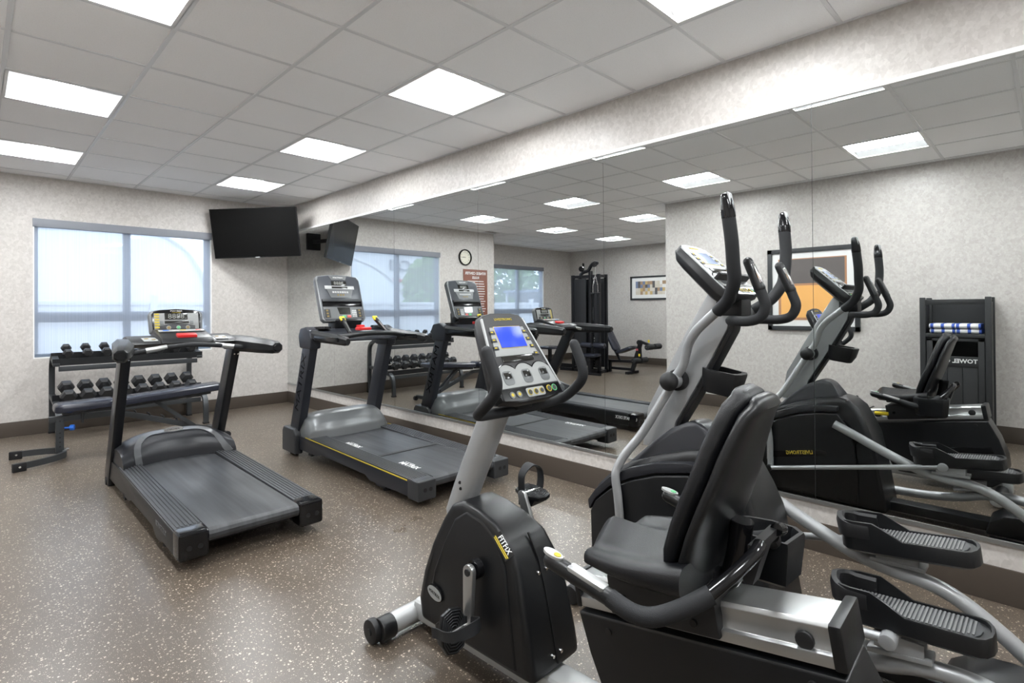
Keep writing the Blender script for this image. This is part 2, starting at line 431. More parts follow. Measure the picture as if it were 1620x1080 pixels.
# perimeter angle
for lo, hi in (((XW-.018, YR, ZC), (XW, YB, ZC+.02)), ((XJ, YB-.018, ZC), (XW, YB, ZC+.02)), ((XL, YR, ZC), (XL+.018, YA, ZC+.02)),
               ((XA, YA, ZC), (XL, YA+.018, ZC+.02)), ((XA, YA, ZC), (XA+.018, YAB, ZC+.02)), ((XA, YAB-.018, ZC), (XJ, YAB, ZC+.02)), ((XJ-.018, YB, ZC), (XJ, YAB, ZC+.02))):
    MB().box(lo, hi).build('wall_angle', GRID, ceil)
ordn = {-7: 'nearest the viewer, out of frame', -4: 'above the elliptical end', -1: 'in the middle', 2: 'beyond the middle', 5: 'closest to the window wall'}
proto = None
for (cc, j) in sorted(lights):
    cx, cy = GX+(cc+.5)*G, GY+(j+.5)*G
    row = {-7: 'far alcove row', -4: 'near alcove row', -1: 'left row', 2: 'row along the mirror wall'}[cc]
    lab = 'square recessed ceiling light, %s, %s' % (row, ordn[j])
    if proto is None:
        proto = empty('ceiling_light', (cx, cy, ZC), lab, 'ceiling light', 'recessed troffer lights')
        h = G/2-.006
        m = MB()
        for lo, hi in (((-h, -h, 0), (h, -h+.02, .02)), ((-h, h-.02, 0), (h, h, .02)), ((-h, -h, 0), (-h+.02, h, .02)), ((h-.02, -h, 0), (h, h, .02))): m.box(lo, hi)
        m.box((-h, -h, .085), (h, h, .092)); m.box((-h, -h, .02), (-h+.004, h, .085)); m.box((h-.004, -h, .02), (h, h, .085)); m.box((-h, -h, .02), (h, -h+.004, .085)); m.box((-h, h-.004, .02), (h, h, .085))
        m.build('housing', WTRIM, proto)
        q = h-.02
        for s_ in (-1, 1):
            pr = [(s_*(q), .008), (s_*(q*.75), .040), (s_*(q*.50), .055), (s_*(q*.34), .052), (s_*(q*.34), .06), (s_*q, .06)]
            MB().prism(pr, -q, q, 'y').build('side_diffuser', LSIDE, proto)
        pr = [(-q*.34, .052), (-q*.34, .030), (-q*.2, .020), (0, .014), (q*.2, .020), (q*.34, .030), (q*.34, .052)]
        MB().prism(pr, -q, q, 'y').build('centre_lens', LENS, proto)
    else:
        c = copy_tree(proto); c.location = (cx, cy, ZC); c['label'] = lab

# mirror
mir = empty('wall_mirror', (XR, 3, 0), 'wall-wide frameless mirror in tall panels along the right wall', 'mirror')
mo = (XR, 3, 0)
ZM0, ZM1 = .268, 2.378
seams = [YB-.004, 6.305, 4.951, 3.602, 2.253, .903, -.45, YR+.02]
for a, b in zip(seams[1:], seams[:-1]):
    MB(mo).box((XR, a+.0012, ZM0), (XW-.0015, b-.0012, ZM1)).build('mirror_panel', MIRR, mir)
for y in seams[1:-1]: MB(mo).box((XR+.0015, y-.0012, ZM0), (XW-.0015, y+.0012, ZM1)).build('seam_strip', GREYP, mir)
MB(mo).box((XR-.006, YR+.02, ZM0-.012), (XW-.0015, YB-.004, ZM0)).box((XR-.006, YR+.02, ZM0), (XR-.003, YB-.004, ZM0+.006)).build('bottom_channel', ALU, mir)
MB(mo).box((XR-.010, YR+.02, ZM1), (XW-.0015, YB-.004, ZM1+.022)).build('top_trim', WTRIM, mir)

# windows
def window(n, win, yw, shade):
    a, b, c, d = win; y0 = yw+.075; y1 = yw+.125
    off = (0, 0, 0)
    fr = MB()
    fw_ = .045
    for lo, hi in (((a, y0, c), (a+fw_, y1, d)), ((b-fw_-.02, y0, c), (b, y1, d)), ((a, y0, c), (b, y1, c+.05)), ((a, y0, d-.06), (b, y1, d))): fr.box(lo, hi, .004)
    zm0, zm1 = 1.185, 1.30; xm = a+(b-a)*.485
    root = struct(fr.build('window_%d' % n, FRM))
    MB().box((a+.02, y0-.006, zm0), (b-.02, y1, zm1), .004).build('transom', FRM, root)
    MB().box((xm-.037, y0-.004, c+.04), (xm+.037, y1, d-.04), .004).build('mullion', FRM, root)
    for x0, x1 in ((a+.045, xm-.037), (xm+.037, b-.065)):
        for z0, z1 in ((c+.05, zm0), (zm1, d-.06)):
            MB().box((x0, y0+.022, z0), (x1, y0+.026, z1)).build('pane', GLASS, root)
    MB().box((a, yw+.001, c-.0), (b, y0, c+.012), .002).build('window_sill', WTRIM, root)
    MB().box((a-.004, yw-.012, d-.085), (b+.004, yw+.05, d+.004), .004).build('shade_cassette', HEADR, root)
    for x in (a, b-.01): MB().box((x, yw+.002, c+.012), (x+.01, y0, d-.085)).build('jamb_liner', WTRIM, root)
    MB().box((a+.012, yw+.030, c+.045), (b-.012, yw+.0308, d-.08)).build('roller_shade', SCREEN, root)
    MB().box((a+.012, yw+.024, c+.016), (b-.012, yw+.037, c+.047), .003).build('hem_bar', FRM, root)
    return root
window(1, W1, YB, True)
window(2, W2, YAB, True)

# ============================================================ OUTSIDE
GRASS = mat('asphalt_yard', (.30, .30, .29), .9); TENT = mat('white_tent_fabric', (.75, .77, .80), .6); FENCE = mat('pale_fence', (.62, .63, .66), .6)
BWH = mat('pale_render', (.62, .63, .66), .7); DGREY = mat('dark_grey_trim', (.12, .14, .18), .5); LEAF = mat('leaves', (.16, .28, .10), .7); BARK = mat('bark', (.12, .09, .07), .8)
REDST = mat('red_stripe', (.5, .10, .12), .5); ROOFB = mat('blue_grey_ribbed_roof', (.22, .27, .36), .4)
struct(MB().box((-60, 9.3, -.12), (60, 80, -.02)).build('ground_outside', GRASS))
pr = [(-8.2, 0), (-7.9, .8), (-7.4, 1.5), (-6.6, 2.3), (-5.9, 2.85), (-5.2, 3.2), (-4.4, 3.42), (-2, 3.65), (1, 3.7), (3.2, 3.85), (4.2, 3.75), (4.9, 3.3), (5.3, 2.65), (5.5, 2.0), (5.6, 0)]
tent = empty('event_tent', (-1, 20, 0), 'big white arched fabric tent beyond the fence outside', 'tent')
MB((-1, 20, 0)).prism(pr, 20, 30, 'y').build('fabric_cover', TENT, tent)
MB((-1, 20, 0)).tube([(p[0], 19.97, p[1]) for p in pr], .06, 8, 0).build('front_hoop', FENCE, tent)
fen = empty('yard_fence', (-2, 12.5, 0), 'pale grey board fence with cap rail outside the windows', 'fence')
fo = (-2, 12.5, 0)
for k in range(-9, 7):
    x = k*1.9+.6
    MB(fo).box((x+.06, 12.49, .05), (x+1.84, 12.53, 1.42)).build('fence_panel', FENCE, fen)
    MB(fo).box((x-.06, 12.44, -.02), (x+.06, 12.56, 1.62), .01).build('fence_post', FENCE, fen)
MB(fo).box((-16.5, 12.46, 1.42), (12, 12.56, 1.50), .01).box((-16.5, 12.475, 1.18), (12, 12.49, 1.24)).build('cap_rail', FENCE, fen)
bld = empty('office_building', (-14, 32, 0), 'low white building with dark windows and red stripe behind the tent', 'building')
bo = (-14, 32, 0)
MB(bo).box((-19.5, 32, -.02), (-7, 40, 5.2)).build('wall', BWH, bld)
MB(bo).box((-19.7, 31.8, 5.2), (-6.8, 40, 5.5)).build('roof_edge', DGREY, bld)
MB(bo).box((-19.5, 31.95, 3.2), (-7, 32, 3.4)).build('stripe', REDST, bld)
for k in range(4): MB(bo).box((-18.8+k*2.9, 31.96, 1.2), (-17.2+k*2.9, 32.0, 2.8)).build('window', DGREY, bld)
text('lettering', 'Call', 1.1, frame((-14.5, 31.9, 4.3), (1, 0, 0), (0, 0, 1)), DGREY, bld, bo, ext=.02)
def tree(x, y, h, r, label, n=1100):
    t = empty('leafy_tree', (x, y, 0), label, 'tree', 'trees outside the windows')
    MB((x, y, 0)).tube([(x, y, -.02), (x+.1, y, h*.3), (x, y, h*.65)], [.16, .12, .05], 10, 4).build('trunk', BARK, t)
    m = MB((x, y, 0)); rnd = random.Random(int(x*10))
    for k in range(n):
        a = rnd.uniform(0, 2*PI); ph = math.acos(rnd.uniform(-1, 1)); q = r*rnd.uniform(.35, 1)**.6
        c = V(x+q*math.sin(ph)*math.cos(a)*.8, y+q*math.sin(ph)*math.sin(a)*.8, h*.62+q*math.cos(ph)*1.25)
        u = V(rnd.uniform(-1, 1), rnd.uniform(-1, 1), rnd.uniform(-1, 1)).normalized(); w_ = u.orthogonal().normalized(); s_ = rnd.uniform(.10, .22)
        m.add([c-u*s_, c+w_*s_*.6, c+u*s_, c-w_*s_*.6], [[0, 1, 2, 3]])
    tag(m.build('foliage', LEAF, t), kind='stuff')
tree(-5.9, 17.0, 3.3, 1.0, 'slim leafy tree between tent and white building')
tree(-13.6, 20.5, 4.6, 1.9, 'broad leafy tree seen on the left side of the alcove window')
tree(-18.2, 23.0, 5.0, 2.4, 'broad leafy tree seen on the right side of the alcove window')
hg = tag(MB().box((-40, 26, -.02), (-20, 27.5, 2.0), .3).build('clipped_hedge', LEAF, None), 'long green hedge far beyond the alcove window', 'hedge')
rf = empty('ribbed_canopy', (-9.5, 13.6, 0), 'blue grey ribbed lean-to roof low outside the alcove window', 'roof')
ro = (-9.5, 13.6, 0)
MB(ro).prism([(-11.2, .95), (-8.3, 2.0), (-8.3, 1.92), (-11.2, .87)], 13.2, 15.2, 'y').build('roof_sheet', ROOFB, rf)
for k in range(9):
    y = 13.25+k*.23
    MB(ro).bar((-11.2, y, .97), (-8.3, y, 2.02), .03, .03).build('roof_rib', ROOFB, rf)
for x, z in ((-11.1, .9), (-8.4, 1.93)):
    for y in (13.3, 15.1): MB(ro).bar((x, y, -.02), (x, y, z), .08, .08).build('canopy_post', FENCE, rf)

# ============================================================ WALL THINGS
# television
BR, BL, TL = V(2.979, 6.863, 1.998), V(2.204, 7.632, 1.969), V(2.108, 7.569, 2.585)
tM = frame((BR+TL)/2, BR-BL, TL-BL); tw, th = 1.092, .627
tv = empty('television', tuple((BR+TL)/2), 'black flat television angled across the corner near the ceiling', 'television')
to = tuple((BR+TL)/2)
MB(to).box((-tw/2, -th/2, -.045), (tw/2, th/2, -.003), .008, tM).box((-.3, -.22, -.075), (.3, .16, -.045), .01, tM).build('casing', BLKM, tv)
SCRN = mat('switched_off_screen', (.006, .006, .006), .2, spec=.12)
MB(to).box((-tw/2+.008, -th/2+.012, -.004), (tw/2-.008, th/2-.008, -.0015), 0, tM).build('screen', SCRN, tv)
m = MB(to)
for lo, hi in (((-tw/2, -th/2, -.004), (tw/2, -th/2+.011, 0)), ((-tw/2, th/2-.007, -.004), (tw/2, th/2, 0)), ((-tw/2, -th/2, -.004), (-tw/2+.007, th/2, 0)), ((tw/2-.007, -th/2, -.004), (tw/2, th/2, 0))): m.box(lo, hi, 0, tM)
m.build('bezel', BLKG, tv)
MB(to).box((-.03, -th/2-.004, -.004), (.03, -th/2+.008, .002), .001, tM).build('logo_bar', SILD, tv)
tb = tM @ V(0, 0, -.075)
MB(to).bar(tb, (2.78, YB-.05, 2.30), .05, .05).box((2.68, YB-.05, 2.18), (2.88, YB-.001, 2.42), .005).box((-.16, -.14, -.09), (.16, .12, -.075), .003, tM).build('wall_mount', BLKM, tv)

# clock (on the window wall beside the corner, seen in the mirror)
cx, cz = -.115, 2.255
ck = empty('wall_clock', (cx, YB, cz), 'round wall clock with cream face and black rim beside the window', 'clock')
co = (cx, YB, cz)
m = MB(co); rings = []
prof = [(.118, 0), (.150, 0), (.152, -.02), (.146, -.035), (.134, -.038), (.128, -.028), (.126, -.012)]
rings = [[V(cx+r*math.cos(2*PI*j/40), YB+y-.0005, cz+r*math.sin(2*PI*j/40)) for j in range(40)] for r, y in prof]
m.rings(rings, caps=False); m.build('rim', BLKG, ck)
CREAM = mat('cream_dial', (.72, .69, .58), .5)
MB(co).cyl((cx, YB-.001, cz), (cx, YB-.014, cz), .129, seg=40).build('dial', CREAM, ck)
for k in range(1, 13):
    a = PI/2-k*PI/6
    text('numeral', str(k), .032, frame((cx-.098*math.cos(a)*-1, YB-.0145, cz+.098*math.sin(a)), (1, 0, 0), (0, 0, 1)), BLKM, ck, co)
for ang, ln, wd in ((-2, .085, .006), (2, .055, .009)):
    a = math.radians(ang); d = V(math.cos(a), 0, math.sin(a))
    MB(co).bar(V(cx, YB-.018, cz)-d*.015, V(cx, YB-.018, cz)+d*ln, .002, wd).build('hand', BLKM, ck)
# sign
BRN = mat('brown_sign', (.20, .075, .05), .45)
sx0, sx1, sz0, sz1 = -.665, -.075, 1.16, 2.04
sg = empty('rules_sign', ((sx0+sx1)/2, YB, 1.6), 'tall brown fitness center rules sign under the clock', 'sign')
so = ((sx0+sx1)/2, YB, 1.6)
MB(so).box((sx0, YB-.012, sz0), (sx1, YB-.001, sz1), .003).build('board', BRN, sg)
sM = lambda z: frame(((sx0+sx1)/2, YB-.0125, z), (1, 0, 0), (0, 0, 1))
text('lettering', 'FITNESS CENTER', .068, sM(1.965), WHT, sg, so, bold=.0012)
text('lettering', 'RULES', .062, sM(1.885), WHT, sg, so, bold=.0012)
rnd = random.Random(3)
for k in range(13):
    z = 1.82-k*.047; wd = (.20 if k == 0 else rnd.uniform(.20, .25)); xm = (sx0+sx1)/2
    MB(so).box((xm-wd, YB-.0135, z-.006), (xm+wd, YB-.0125, z+.006)).build('text_line', WHT, sg)
# big picture on left wall
FRB = mat('charcoal_frame', (.035, .037, .04), .4); MATB = mat('white_mat_board', (.72, .72, .71), .6)
AG = mat('art_grey_brown', (.13, .115, .11), .7); AO = mat('art_orange', (.80, .42, .13), .6); AE = mat('art_rust_edge', (.42, .22, .12), .6)
def picture(label, x, y0, y1, z0, z1, fw_, art):
    o = (x, (y0+y1)/2, z0); p = empty('framed_picture', o, label, 'picture')
    m = MB(o)
    for lo, hi in (((x+.001, y0, z0), (x+.03, y1, z0+fw_)), ((x+.001, y0, z1-fw_), (x+.03, y1, z1)), ((x+.001, y0, z0), (x+.03, y0+fw_, z1)), ((x+.001, y1-fw_, z0), (x+.03, y1, z1))): m.box(lo, hi, .002)
    m.build('frame', FRB, p)
    MB(o).box((x+.004, y0+fw_, z0+fw_), (x+.012, y1-fw_, z1-fw_)).build('mat_board', MATB, p)
    art(p, o)
def artbig(p, o):
    y0, y1, z0, z1 = 1.62, 2.345, 1.14, 1.865; x = XL+.0125
    MB(o).box((x, y0, z0), (x+.002, y1, z1)).build('canvas', AE, p)
    MB(o).box((x+.002, y0+.02, 1.57), (x+.003, y1-.01, z1-.01)).build('grey_field', AG, p)
    MB(o).box((x+.002, y0+.03, z0+.03), (x+.003, y1-.03, 1.545)).build('orange_field', AO, p)
picture('large square abstract print of grey over orange in charcoal frame', XL, 1.495, 2.465, 1.02, 1.985, .05, artbig)
def artsm(p, o):
    x = XA+.0125; y0, y1, z0, z1 = 6.02, 6.90, 1.60, 1.91; rnd = random.Random(11)
    cols = [mat('art_patch_%d' % i, c, .6) for i, c in enumerate([(.55, .50, .42), (.35, .24, .15), (.72, .72, .70), (.10, .10, .10), (.50, .36, .16), (.42, .42, .40), (.16, .20, .32), (.60, .55, .48)])]
    ny, nz_ = 14, 4
    for a in range(ny):
        for b in range(nz_):
            yy = y0+(y1-y0)*a/ny; zz = z0+(z1-z0)*b/nz_
            MB(o).box((x, yy, zz), (x+.0015, yy+(y1-y0)/ny, zz+(z1-z0)/nz_)).build('colour_patch', rnd.choice(cols), p)
picture('wide framed print of small earth-tone patches on alcove wall', XA, 5.88, 7.04, 1.48, 2.03, .04, artsm)

# towel cabinet against the left wall
x0, x1, y0, y1, H = -.54, -.11, .389, .91, 1.375
cb_o = ((x0+x1)/2, (y0+y1)/2, 0)
cab = empty('towel_cabinet', cb_o, 'tall black slatted towel cabinet against the left wall', 'cabinet')
BWD = mat('black_plastic_lumber', (.022, .023, .024), .5, bump=.3, bscale=150)
for xx in (x0, x1-.045):
    for yy in (y0, y1-.045): MB(cb_o).box((xx, yy, 0), (xx+.045, yy+.045, H), .006).build('corner_post', BWD, cab)
MB(cb_o).box((x1-.035, y0+.045, H-.07), (x1-.01, y1-.045, H-.02), .003).build('top_rail', BWD, cab)
MB(cb_o).box((x0+.01, y0+.02, H-.03), (x1-.045, y0+.045, H-.008), .003).build('side_rail', BWD, cab)
MB(cb_o).box((x0+.01, y0+.045, 1.0), (x1-.004, y1-.045, 1.035), .003).build('shelf', BWD, cab)
MB(cb_o).box((x0+.002, y0+.045, .04), (x0+.014, y1-.045, H-.05)).build('back_panel', BWD, cab)
for yy in (y0+.012, y1-.024): MB(cb_o).box((x0+.045, yy, .04), (x1-.045, yy+.012, 1.33)).build('side_panel', BWD, cab)
MB(cb_o).box((x0+.02, y0+.045, .03), (x1-.02, y1-.045, .05)).build('floor_board', BWD, cab)
dr = MB(cb_o)
dy0, dy1, dx = y0+.05, y1-.05, x1-.03
for lo, hi in (((dx, dy0, .06), (x1-.008, dy0+.045, .99)), ((dx, dy1-.045, .06), (x1-.008, dy1, .99)), ((dx, dy0, .965), (x1-.008, dy1, .99)), ((dx, dy0+.04, .73), (x1-.008, dy1-.04, .825)), ((dx, dy0, .06), (x1-.008, dy1, .11))): dr.box(lo, hi, .002)
dr = dr.build('door', BWD, cab)
for k in range(3):
    a = dy0+.047+k*(dy1-dy0-.09)/3
    MB(cb_o).box((dx+.004, a+.002, .11), (x1-.014, a+(dy1-dy0-.09)/3-.002, .73), .002).build('door_slat', BWD, dr)
text('lettering', 'TOWEL ONLY', .052, frame((x1-.0075, (y0+y1)/2+.006, .783), (0, 1, 0), (0, 0, 1)), WHT, dr, cb_o, sx=1.0, bold=.0012)
# towels
TOW = bpy.data.materials.new('striped_terry'); TOW.use_nodes = True
N = TOW.node_tree.nodes; L = TOW.node_tree.links; B = N['Principled BSDF']; B.inputs['Roughness'].default_value = .9
c = N.new('ShaderNodeTexCoord'); sp = N.new('ShaderNodeSeparateXYZ'); L.new(c.outputs['Object'], sp.inputs[0])
a_ = mth('FRACT', mth('MULTIPLY', mth('ADD', sp.outputs[1], 10.02), 12.6))
b_ = mth('LESS_THAN', a_, .30)
mx = N.new('ShaderNodeMix'); mx.data_type = 'RGBA'; mx.inputs[6].default_value = (.72, .72, .71, 1); mx.inputs[7].default_value = (.045, .10, .42, 1)
L.new(b_, mx.inputs[0]); L.new(mx.outputs[2], B.inputs['Base Color'])
nn = N.new('ShaderNodeTexNoise'); nn.inputs['Scale'].default_value = 250; bp = N.new('ShaderNodeBump'); bp.inputs['Strength'].default_value = .6; bp.inputs['Distance'].default_value = .003
L.new(c.outputs['Object'], nn.inputs['Vector']); L.new(nn.outputs['Fac'], bp.inputs['Height']); L.new(bp.outputs[0], B.inputs['Normal'])
tmesh = None
for yi, yy in enumerate((y0+.165, y1-.165)):
    for k in range(2):
        lab = 'folded white towel with blue stripes on cabinet shelf, %s of the %s stack' % (('bottom', 'top')[k], ('right-hand', 'left-hand')[yi])
        if tmesh is None:
            m = MB()
            prof = [(-.14, .004), (-.10, 0), (.12, 0), (.148, .006), (.157, .022), (.150, .038), (.12, .046), (-.10, .046), (-.14, .042)]
            bm_ = m.prism(prof, -.094, .094, 'y', .006)
            o = m.build('folded_towel', TOW, None, 40); tmesh = o.data
        else:
            o = bpy.data.objects.new('folded_towel', tmesh); COL.objects.link(o)
        o.location = (x1-.19+.01*k, yy+.004*k, 1.0352+k*.0465); tag(o, lab, 'towel', 'folded towels on the cabinet shelf')

# ============================================================ TREADMILL nearer the window (left one)
def sym(fn):
    for s_ in (-1, 1): fn(s_)
xc = 1.085; to = (xc, 4.1, 0)
ta = empty('treadmill', to, 'black treadmill with red stop button, left one in front of dumbbell rack', 'treadmill')
YRR = 3.07
def P(u, y, z): return V(xc+u, y, z)
def side(s_):
    a, b = sorted((s_*.235, s_*.37))
    pr = [(YRR+.01, .062), (YRR+.01, .172), (YRR+.03, .180), (4.70, .205), (4.98, .20), (4.98, .06), (4.30, .06), (4.22, .085), (3.62, .085), (3.54, .045), (3.45, .045), (3.40, .062)]
    MB(to).prism(pr, xc+a, xc+b, 'x', .006).build('deck_side', BLK, ta)
    m = MB(to)
    m.prism([(3.16, .176), (3.16, .190), (4.62, .215), (4.62, .20)], xc+a+.004, xc+b-.004, 'x', .003, mt=RAILG)
    for k in range(6):
        q = a+.018+k*.0195
        m.prism([(3.18, .189), (3.18, .1945), (4.60, .2195), (4.60, .21)], xc+q, xc+q+.011, 'x', .002, mt=RAILG)
    m.build('foot_rail', RAILG, ta)
    m = MB(to).box(P(a-.002, YRR-.012, .052), P(b+.002, YRR+.11, .192), .022, seg=3)
    cap = m.build('rear_cap', BLKG, ta)
    for u in (a+.045, a+.095): MB(to).cyl(P(u, YRR-.0135, .115), P(u, YRR-.006, .115), .013, seg=16).build('bolt', BLKM, cap)
    MB(to).cyl(P(s_*.31, 3.50, 0), P(s_*.31, 3.50, .05), .022, .016).cyl(P(s_*.31, 3.50, 0), P(s_*.31, 3.50, .012), .032).build('levelling_foot', BLKM, ta)
    # upright
    x0 = s_*.348
    pr = [(5.115, .0), (4.975, .0), (4.975, .05), (4.455, 1.02), (4.60, 1.02), (5.115, .10)]
    up = MB(to).prism(pr, xc+x0-.03, xc+x0+.03, 'x', .008).build('upright', TMET, ta)
    for k in range(2): MB(to).cyl(P(x0-.012+.024*k, 4.478-.006*k, .97), P(x0-.012+.024*k, 4.468-.006*k, .965), .006, seg=10).build('bolt', CHR, up)
    MB(to).cyl(P(x0-.035, 5.05, .03), P(x0+.035, 5.05, .03), .03, seg=18).build('transport_wheel', BLKM, ta)
sym(side)
# belt and deck
pr = [(YRR+.0, .155)]+[(YRR-.005+.034*(1-math.sin(a)), .152+.034*math.cos(a)) for a in [math.radians(q) for q in (90, 60, 30, 0)]][::1]
pr = [(YRR+.03+.0-.034*math.cos(a), .150+.034*math.sin(a)) for a in [math.radians(q) for q in (-80, -50, -20, 10, 40, 70, 90)]]+[(4.74, .200), (4.74, .125)]
MB(to).prism(pr, xc-.232, xc+.232, 'x').build('running_belt', BELT, ta)
MB(to).cyl(P(-.233, YRR+.03, .150), P(.233, YRR+.03, .150), .030, seg=20).build('rear_roller', BLKM, ta)
MB(to).box(P(-.232, 3.2, .07), P(.232, 4.7, .115)).box(P(-.37, 4.4, .04), P(.37, 4.46, .08)).build('deck_underframe', BLKM, ta)
text('lettering', 'MFZ', .085, frame(P(-.19, 3.52, .1755), (.45, -1, 0), (1, .45, 0.0)), WHT, ta, to, sx=1.1)
# motor hood
def hoodpt(u, t):
    # t 0 front lip on the belt .. 1 far end
    e = abs(u)/.36
    prof = [(0, .0), (.015, .10), (.05, .165), (.11, .205), (.20, .215), (.30, .19), (.40, .13), (.46, .04), (.47, -.08)]
    t_ = t*(len(prof)-1); i = min(int(t_), len(prof)-2); q = t_-i
    y = prof[i][0]*(1-q)+prof[i+1][0]*q; z = prof[i][1]*(1-q)+prof[i+1][1]*q
    y0 = 4.66-.16*e**2.2
    hs = 1-.42*e**3
    return P(u, y0+y*(1+.25*e), .175+.01*e+z*hs if z > 0 else .175+z)
nu, nv = 24, 24
rg = [[hoodpt(-.36+.72*i/nu, j/nv) for i in range(nu+1)] for j in range(nv+1)]
vs_ = [p for r in rg for p in r]; W_ = nu+1
fs_ = [[j*W_+i, j*W_+i+1, (j+1)*W_+i+1, (j+1)*W_+i] for j in range(nv) for i in range(nu)]
# end caps (sides) and underside
bt = len(vs_)
for j in (0, nv):
    for i in range(W_): p = rg[j][i]; vs_.append(V(p.x, p.y, .085))
fs_ += [[i+1, i, bt+i, bt+i+1] for i in range(nu)]+[[nv*W_+i, nv*W_+i+1, bt+W_+i+1, bt+W_+i] for i in range(nu)]
fs_.append([j*W_ for j in range(nv+1)]+[bt+W_, bt][:2]); fs_.append([j*W_+nu for j in range(nv+1)]+[bt+W_+nu, bt+nu])
MB(to).add(vs_, fs_).build('motor_hood', HOODD, ta, 40)
# arched trim on the hood
def strip(path, wd, name, m_, h=.006):
    vs_ = []; fs_ = []
    for k, (u, t) in enumerate(path):
        a = path[max(k-1, 0)]; b = path[min(k+1, len(path)-1)]
        du, dt = b[0]-a[0], (b[1]-a[1])*.5; ln = math.hypot(du, dt) or 1; nu_, nt_ = -dt/ln, du/ln
        for s_ in (-1, 1):
            uu = u+nu_*wd*s_; tt = t+nt_*wd*2*s_
            p = hoodpt(uu, min(max(tt, .02), 1)); e1 = hoodpt(uu+.01, min(max(tt, .02), 1))-p; e2 = hoodpt(uu, min(max(tt, .02), 1)+.02)-p
            n = e1.cross(e2).normalized(); n = n if n.y < .3 or n.z > 0 else -n
            vs_ += [p+n*h, p-n*.004]
    for k in range(len(path)-1):
        a = k*4; b = a+4
        fs_ += [[a, a+2, b+2, b], [a+1, b+1, b+3, a+3], [a, b, b+1, a+1], [a+2, a+3, b+3, b+2]]
    MB(to).add(vs_, fs_).build(name, m_, ta)
path = [(-.255, .03), (-.262, .10), (-.262, .20), (-.245, .30), (-.20, .38)]+[(-.15+.05*k, .41) for k in range(7)]+[(.20, .39), (.245, .32), (.275, .22), (.30, .12), (.325, .05)]
strip([(p.x, p.y) for p in catmull([(a, b, 0) for a, b in path], 4)], .022, 'hood_trim', mat('hood_trim_grey', (.10, .104, .11), .35))
hp = hoodpt(0, .40)
pl = MB(to).cyl(hp+V(0, 0, -.004), hp+V(0, -.006, .016), .05, seg=28)
for v in pl.v: v.x = xc+(v.x-xc)*1.25; v.y = hp.y+(v.y-hp.y)*.42
pl = pl.build('oval_badge', CHR, ta)
text('lettering', 'MATRIX', .022, frame(hp+V(0, -.003, .0162), (1, 0, 0), (0, 1, 0)), BLKM, pl, to)
# arms
for s_ in (-1, 1):
    st = [(4.66, .345, .056, .054, 1.050), (4.50, .362, .060, .060, 1.048), (4.32, .385, .056, .058, 1.046), (4.12, .425, .050, .052, 1.038), (3.98, .455, .044, .044, 1.032), (3.955, .461, .034, .034, 1.031)]
    R = []
    for y, u, wx, wz, z in st:
        c = P(s_*u, y, z); k = .45
        R.append([c+V(a*wx, 0, b*wz) for a, b in ((-1, -k), (-k, -1), (k, -1), (1, -k), (1, k), (k, 1), (-k, 1), (-1, k))])
    MB(to).rings(R).build('arm', BLK, ta)
    MB(to).rings([[q+V(0, 0, 0) for q in [P(s_*.461, 3.972, 1.031)+V(a*.036, 0, b*.031) for a, b in ((-1, -.5), (-.5, -1), (.5, -1), (1, -.5), (1, .5), (.5, 1), (-.5, 1), (-1, .5))]], [P(s_*.463, 3.945, 1.031)+V(a*.026, 0, b*.022) for a, b in ((-1, -.5), (-.5, -1), (.5, -1), (1, -.5), (1, .5), (.5, 1), (-.5, 1), (-1, .5))]]).build('arm_end_cap', BLKG, ta)
# cross handlebar
hb = [P(-.34, 4.30, 1.022), P(-.20, 4.29, 1.044), P(-.05, 4.285, 1.060), P(.05, 4.285, 1.060), P(.20, 4.29, 1.046), P(.36, 4.30, 1.022)]
MB(to).tube(hb, .0165, 16).build('cross_handlebar', FOAM, ta)
for a, b in ((-.27, -.15), (.15, .27)):
    MB(to).tube([P(a, 4.294, 1.034 if a < 0 else 1.053), P((a+b)/2, 4.290, 1.044), P(b, 4.288, 1.053 if a < 0 else 1.034)], .0178, 16).build('pulse_sensor', ALU, ta)
# dash between the arms
dash = MB(to)
pr = [(4.385, 1.072), (4.42, 1.092), (4.60, 1.124), (4.70, 1.112), (4.72, 1.05), (4.60, 1.035), (4.44, 1.050)]
dash.prism(pr, xc-.335, xc+.335, 'x', .01)
dash = dash.build('dash', BLK, ta)
MB(to).prism([(4.35, 1.075), (4.38, 1.108), (4.62, 1.165), (4.70, 1.15), (4.70, 1.05), (4.45, 1.04)], xc-.165, xc+.165, 'x', .012, taper=lambda c: V(xc+(c.x-xc)*(1-.25*(4.7-c.y)/.36*0), c.y, c.z)).build('console_neck', BLK, ta)
dM = frame(P(0, 4.50, 1.142), (1, 0, 0), (0, 1, .23))
MB(to).box((-.145, .035, -.002), (.145, .075, .004), .001, dM).build('key_strip', SILD, dash)
for u, m_ in ((-.10, BLUE), (.01, YEL), (.11, REDK)): MB(to).box((u-.018, .045, .003), (u+.018, .062, .006), .001, dM).build('key', m_, dash)
MB(to).box((-.062, -.115, -.012), (.062, -.060, .014), .008, dM, seg=3).build('stop_button', RED, ta)
for u in (-.215, .235):
    kM = frame(P(u, 4.47, 1.0975), (1, 0, 0), (0, 1, .17))
    kp = MB(to).box((-.042, -.06, 0), (.042, .055, .006), .002, kM).build('arrow_key_pad', PANELG, dash)
    for a, b in ((-.018, .015), (.02, -.02)): MB(to).cyl(kM @ V(a, b, .005), kM @ V(a, b, .0085), .013, seg=18).build('key', GOLD, kp)
sM_ = frame(P(-.295, 4.50, 1.100), (1, 0, 0), (0, 1, .17))
MB(to).box((-.028, -.05, 0), (.032, .02, .004), .001, sM_).build('sticker', BLKG, dash)
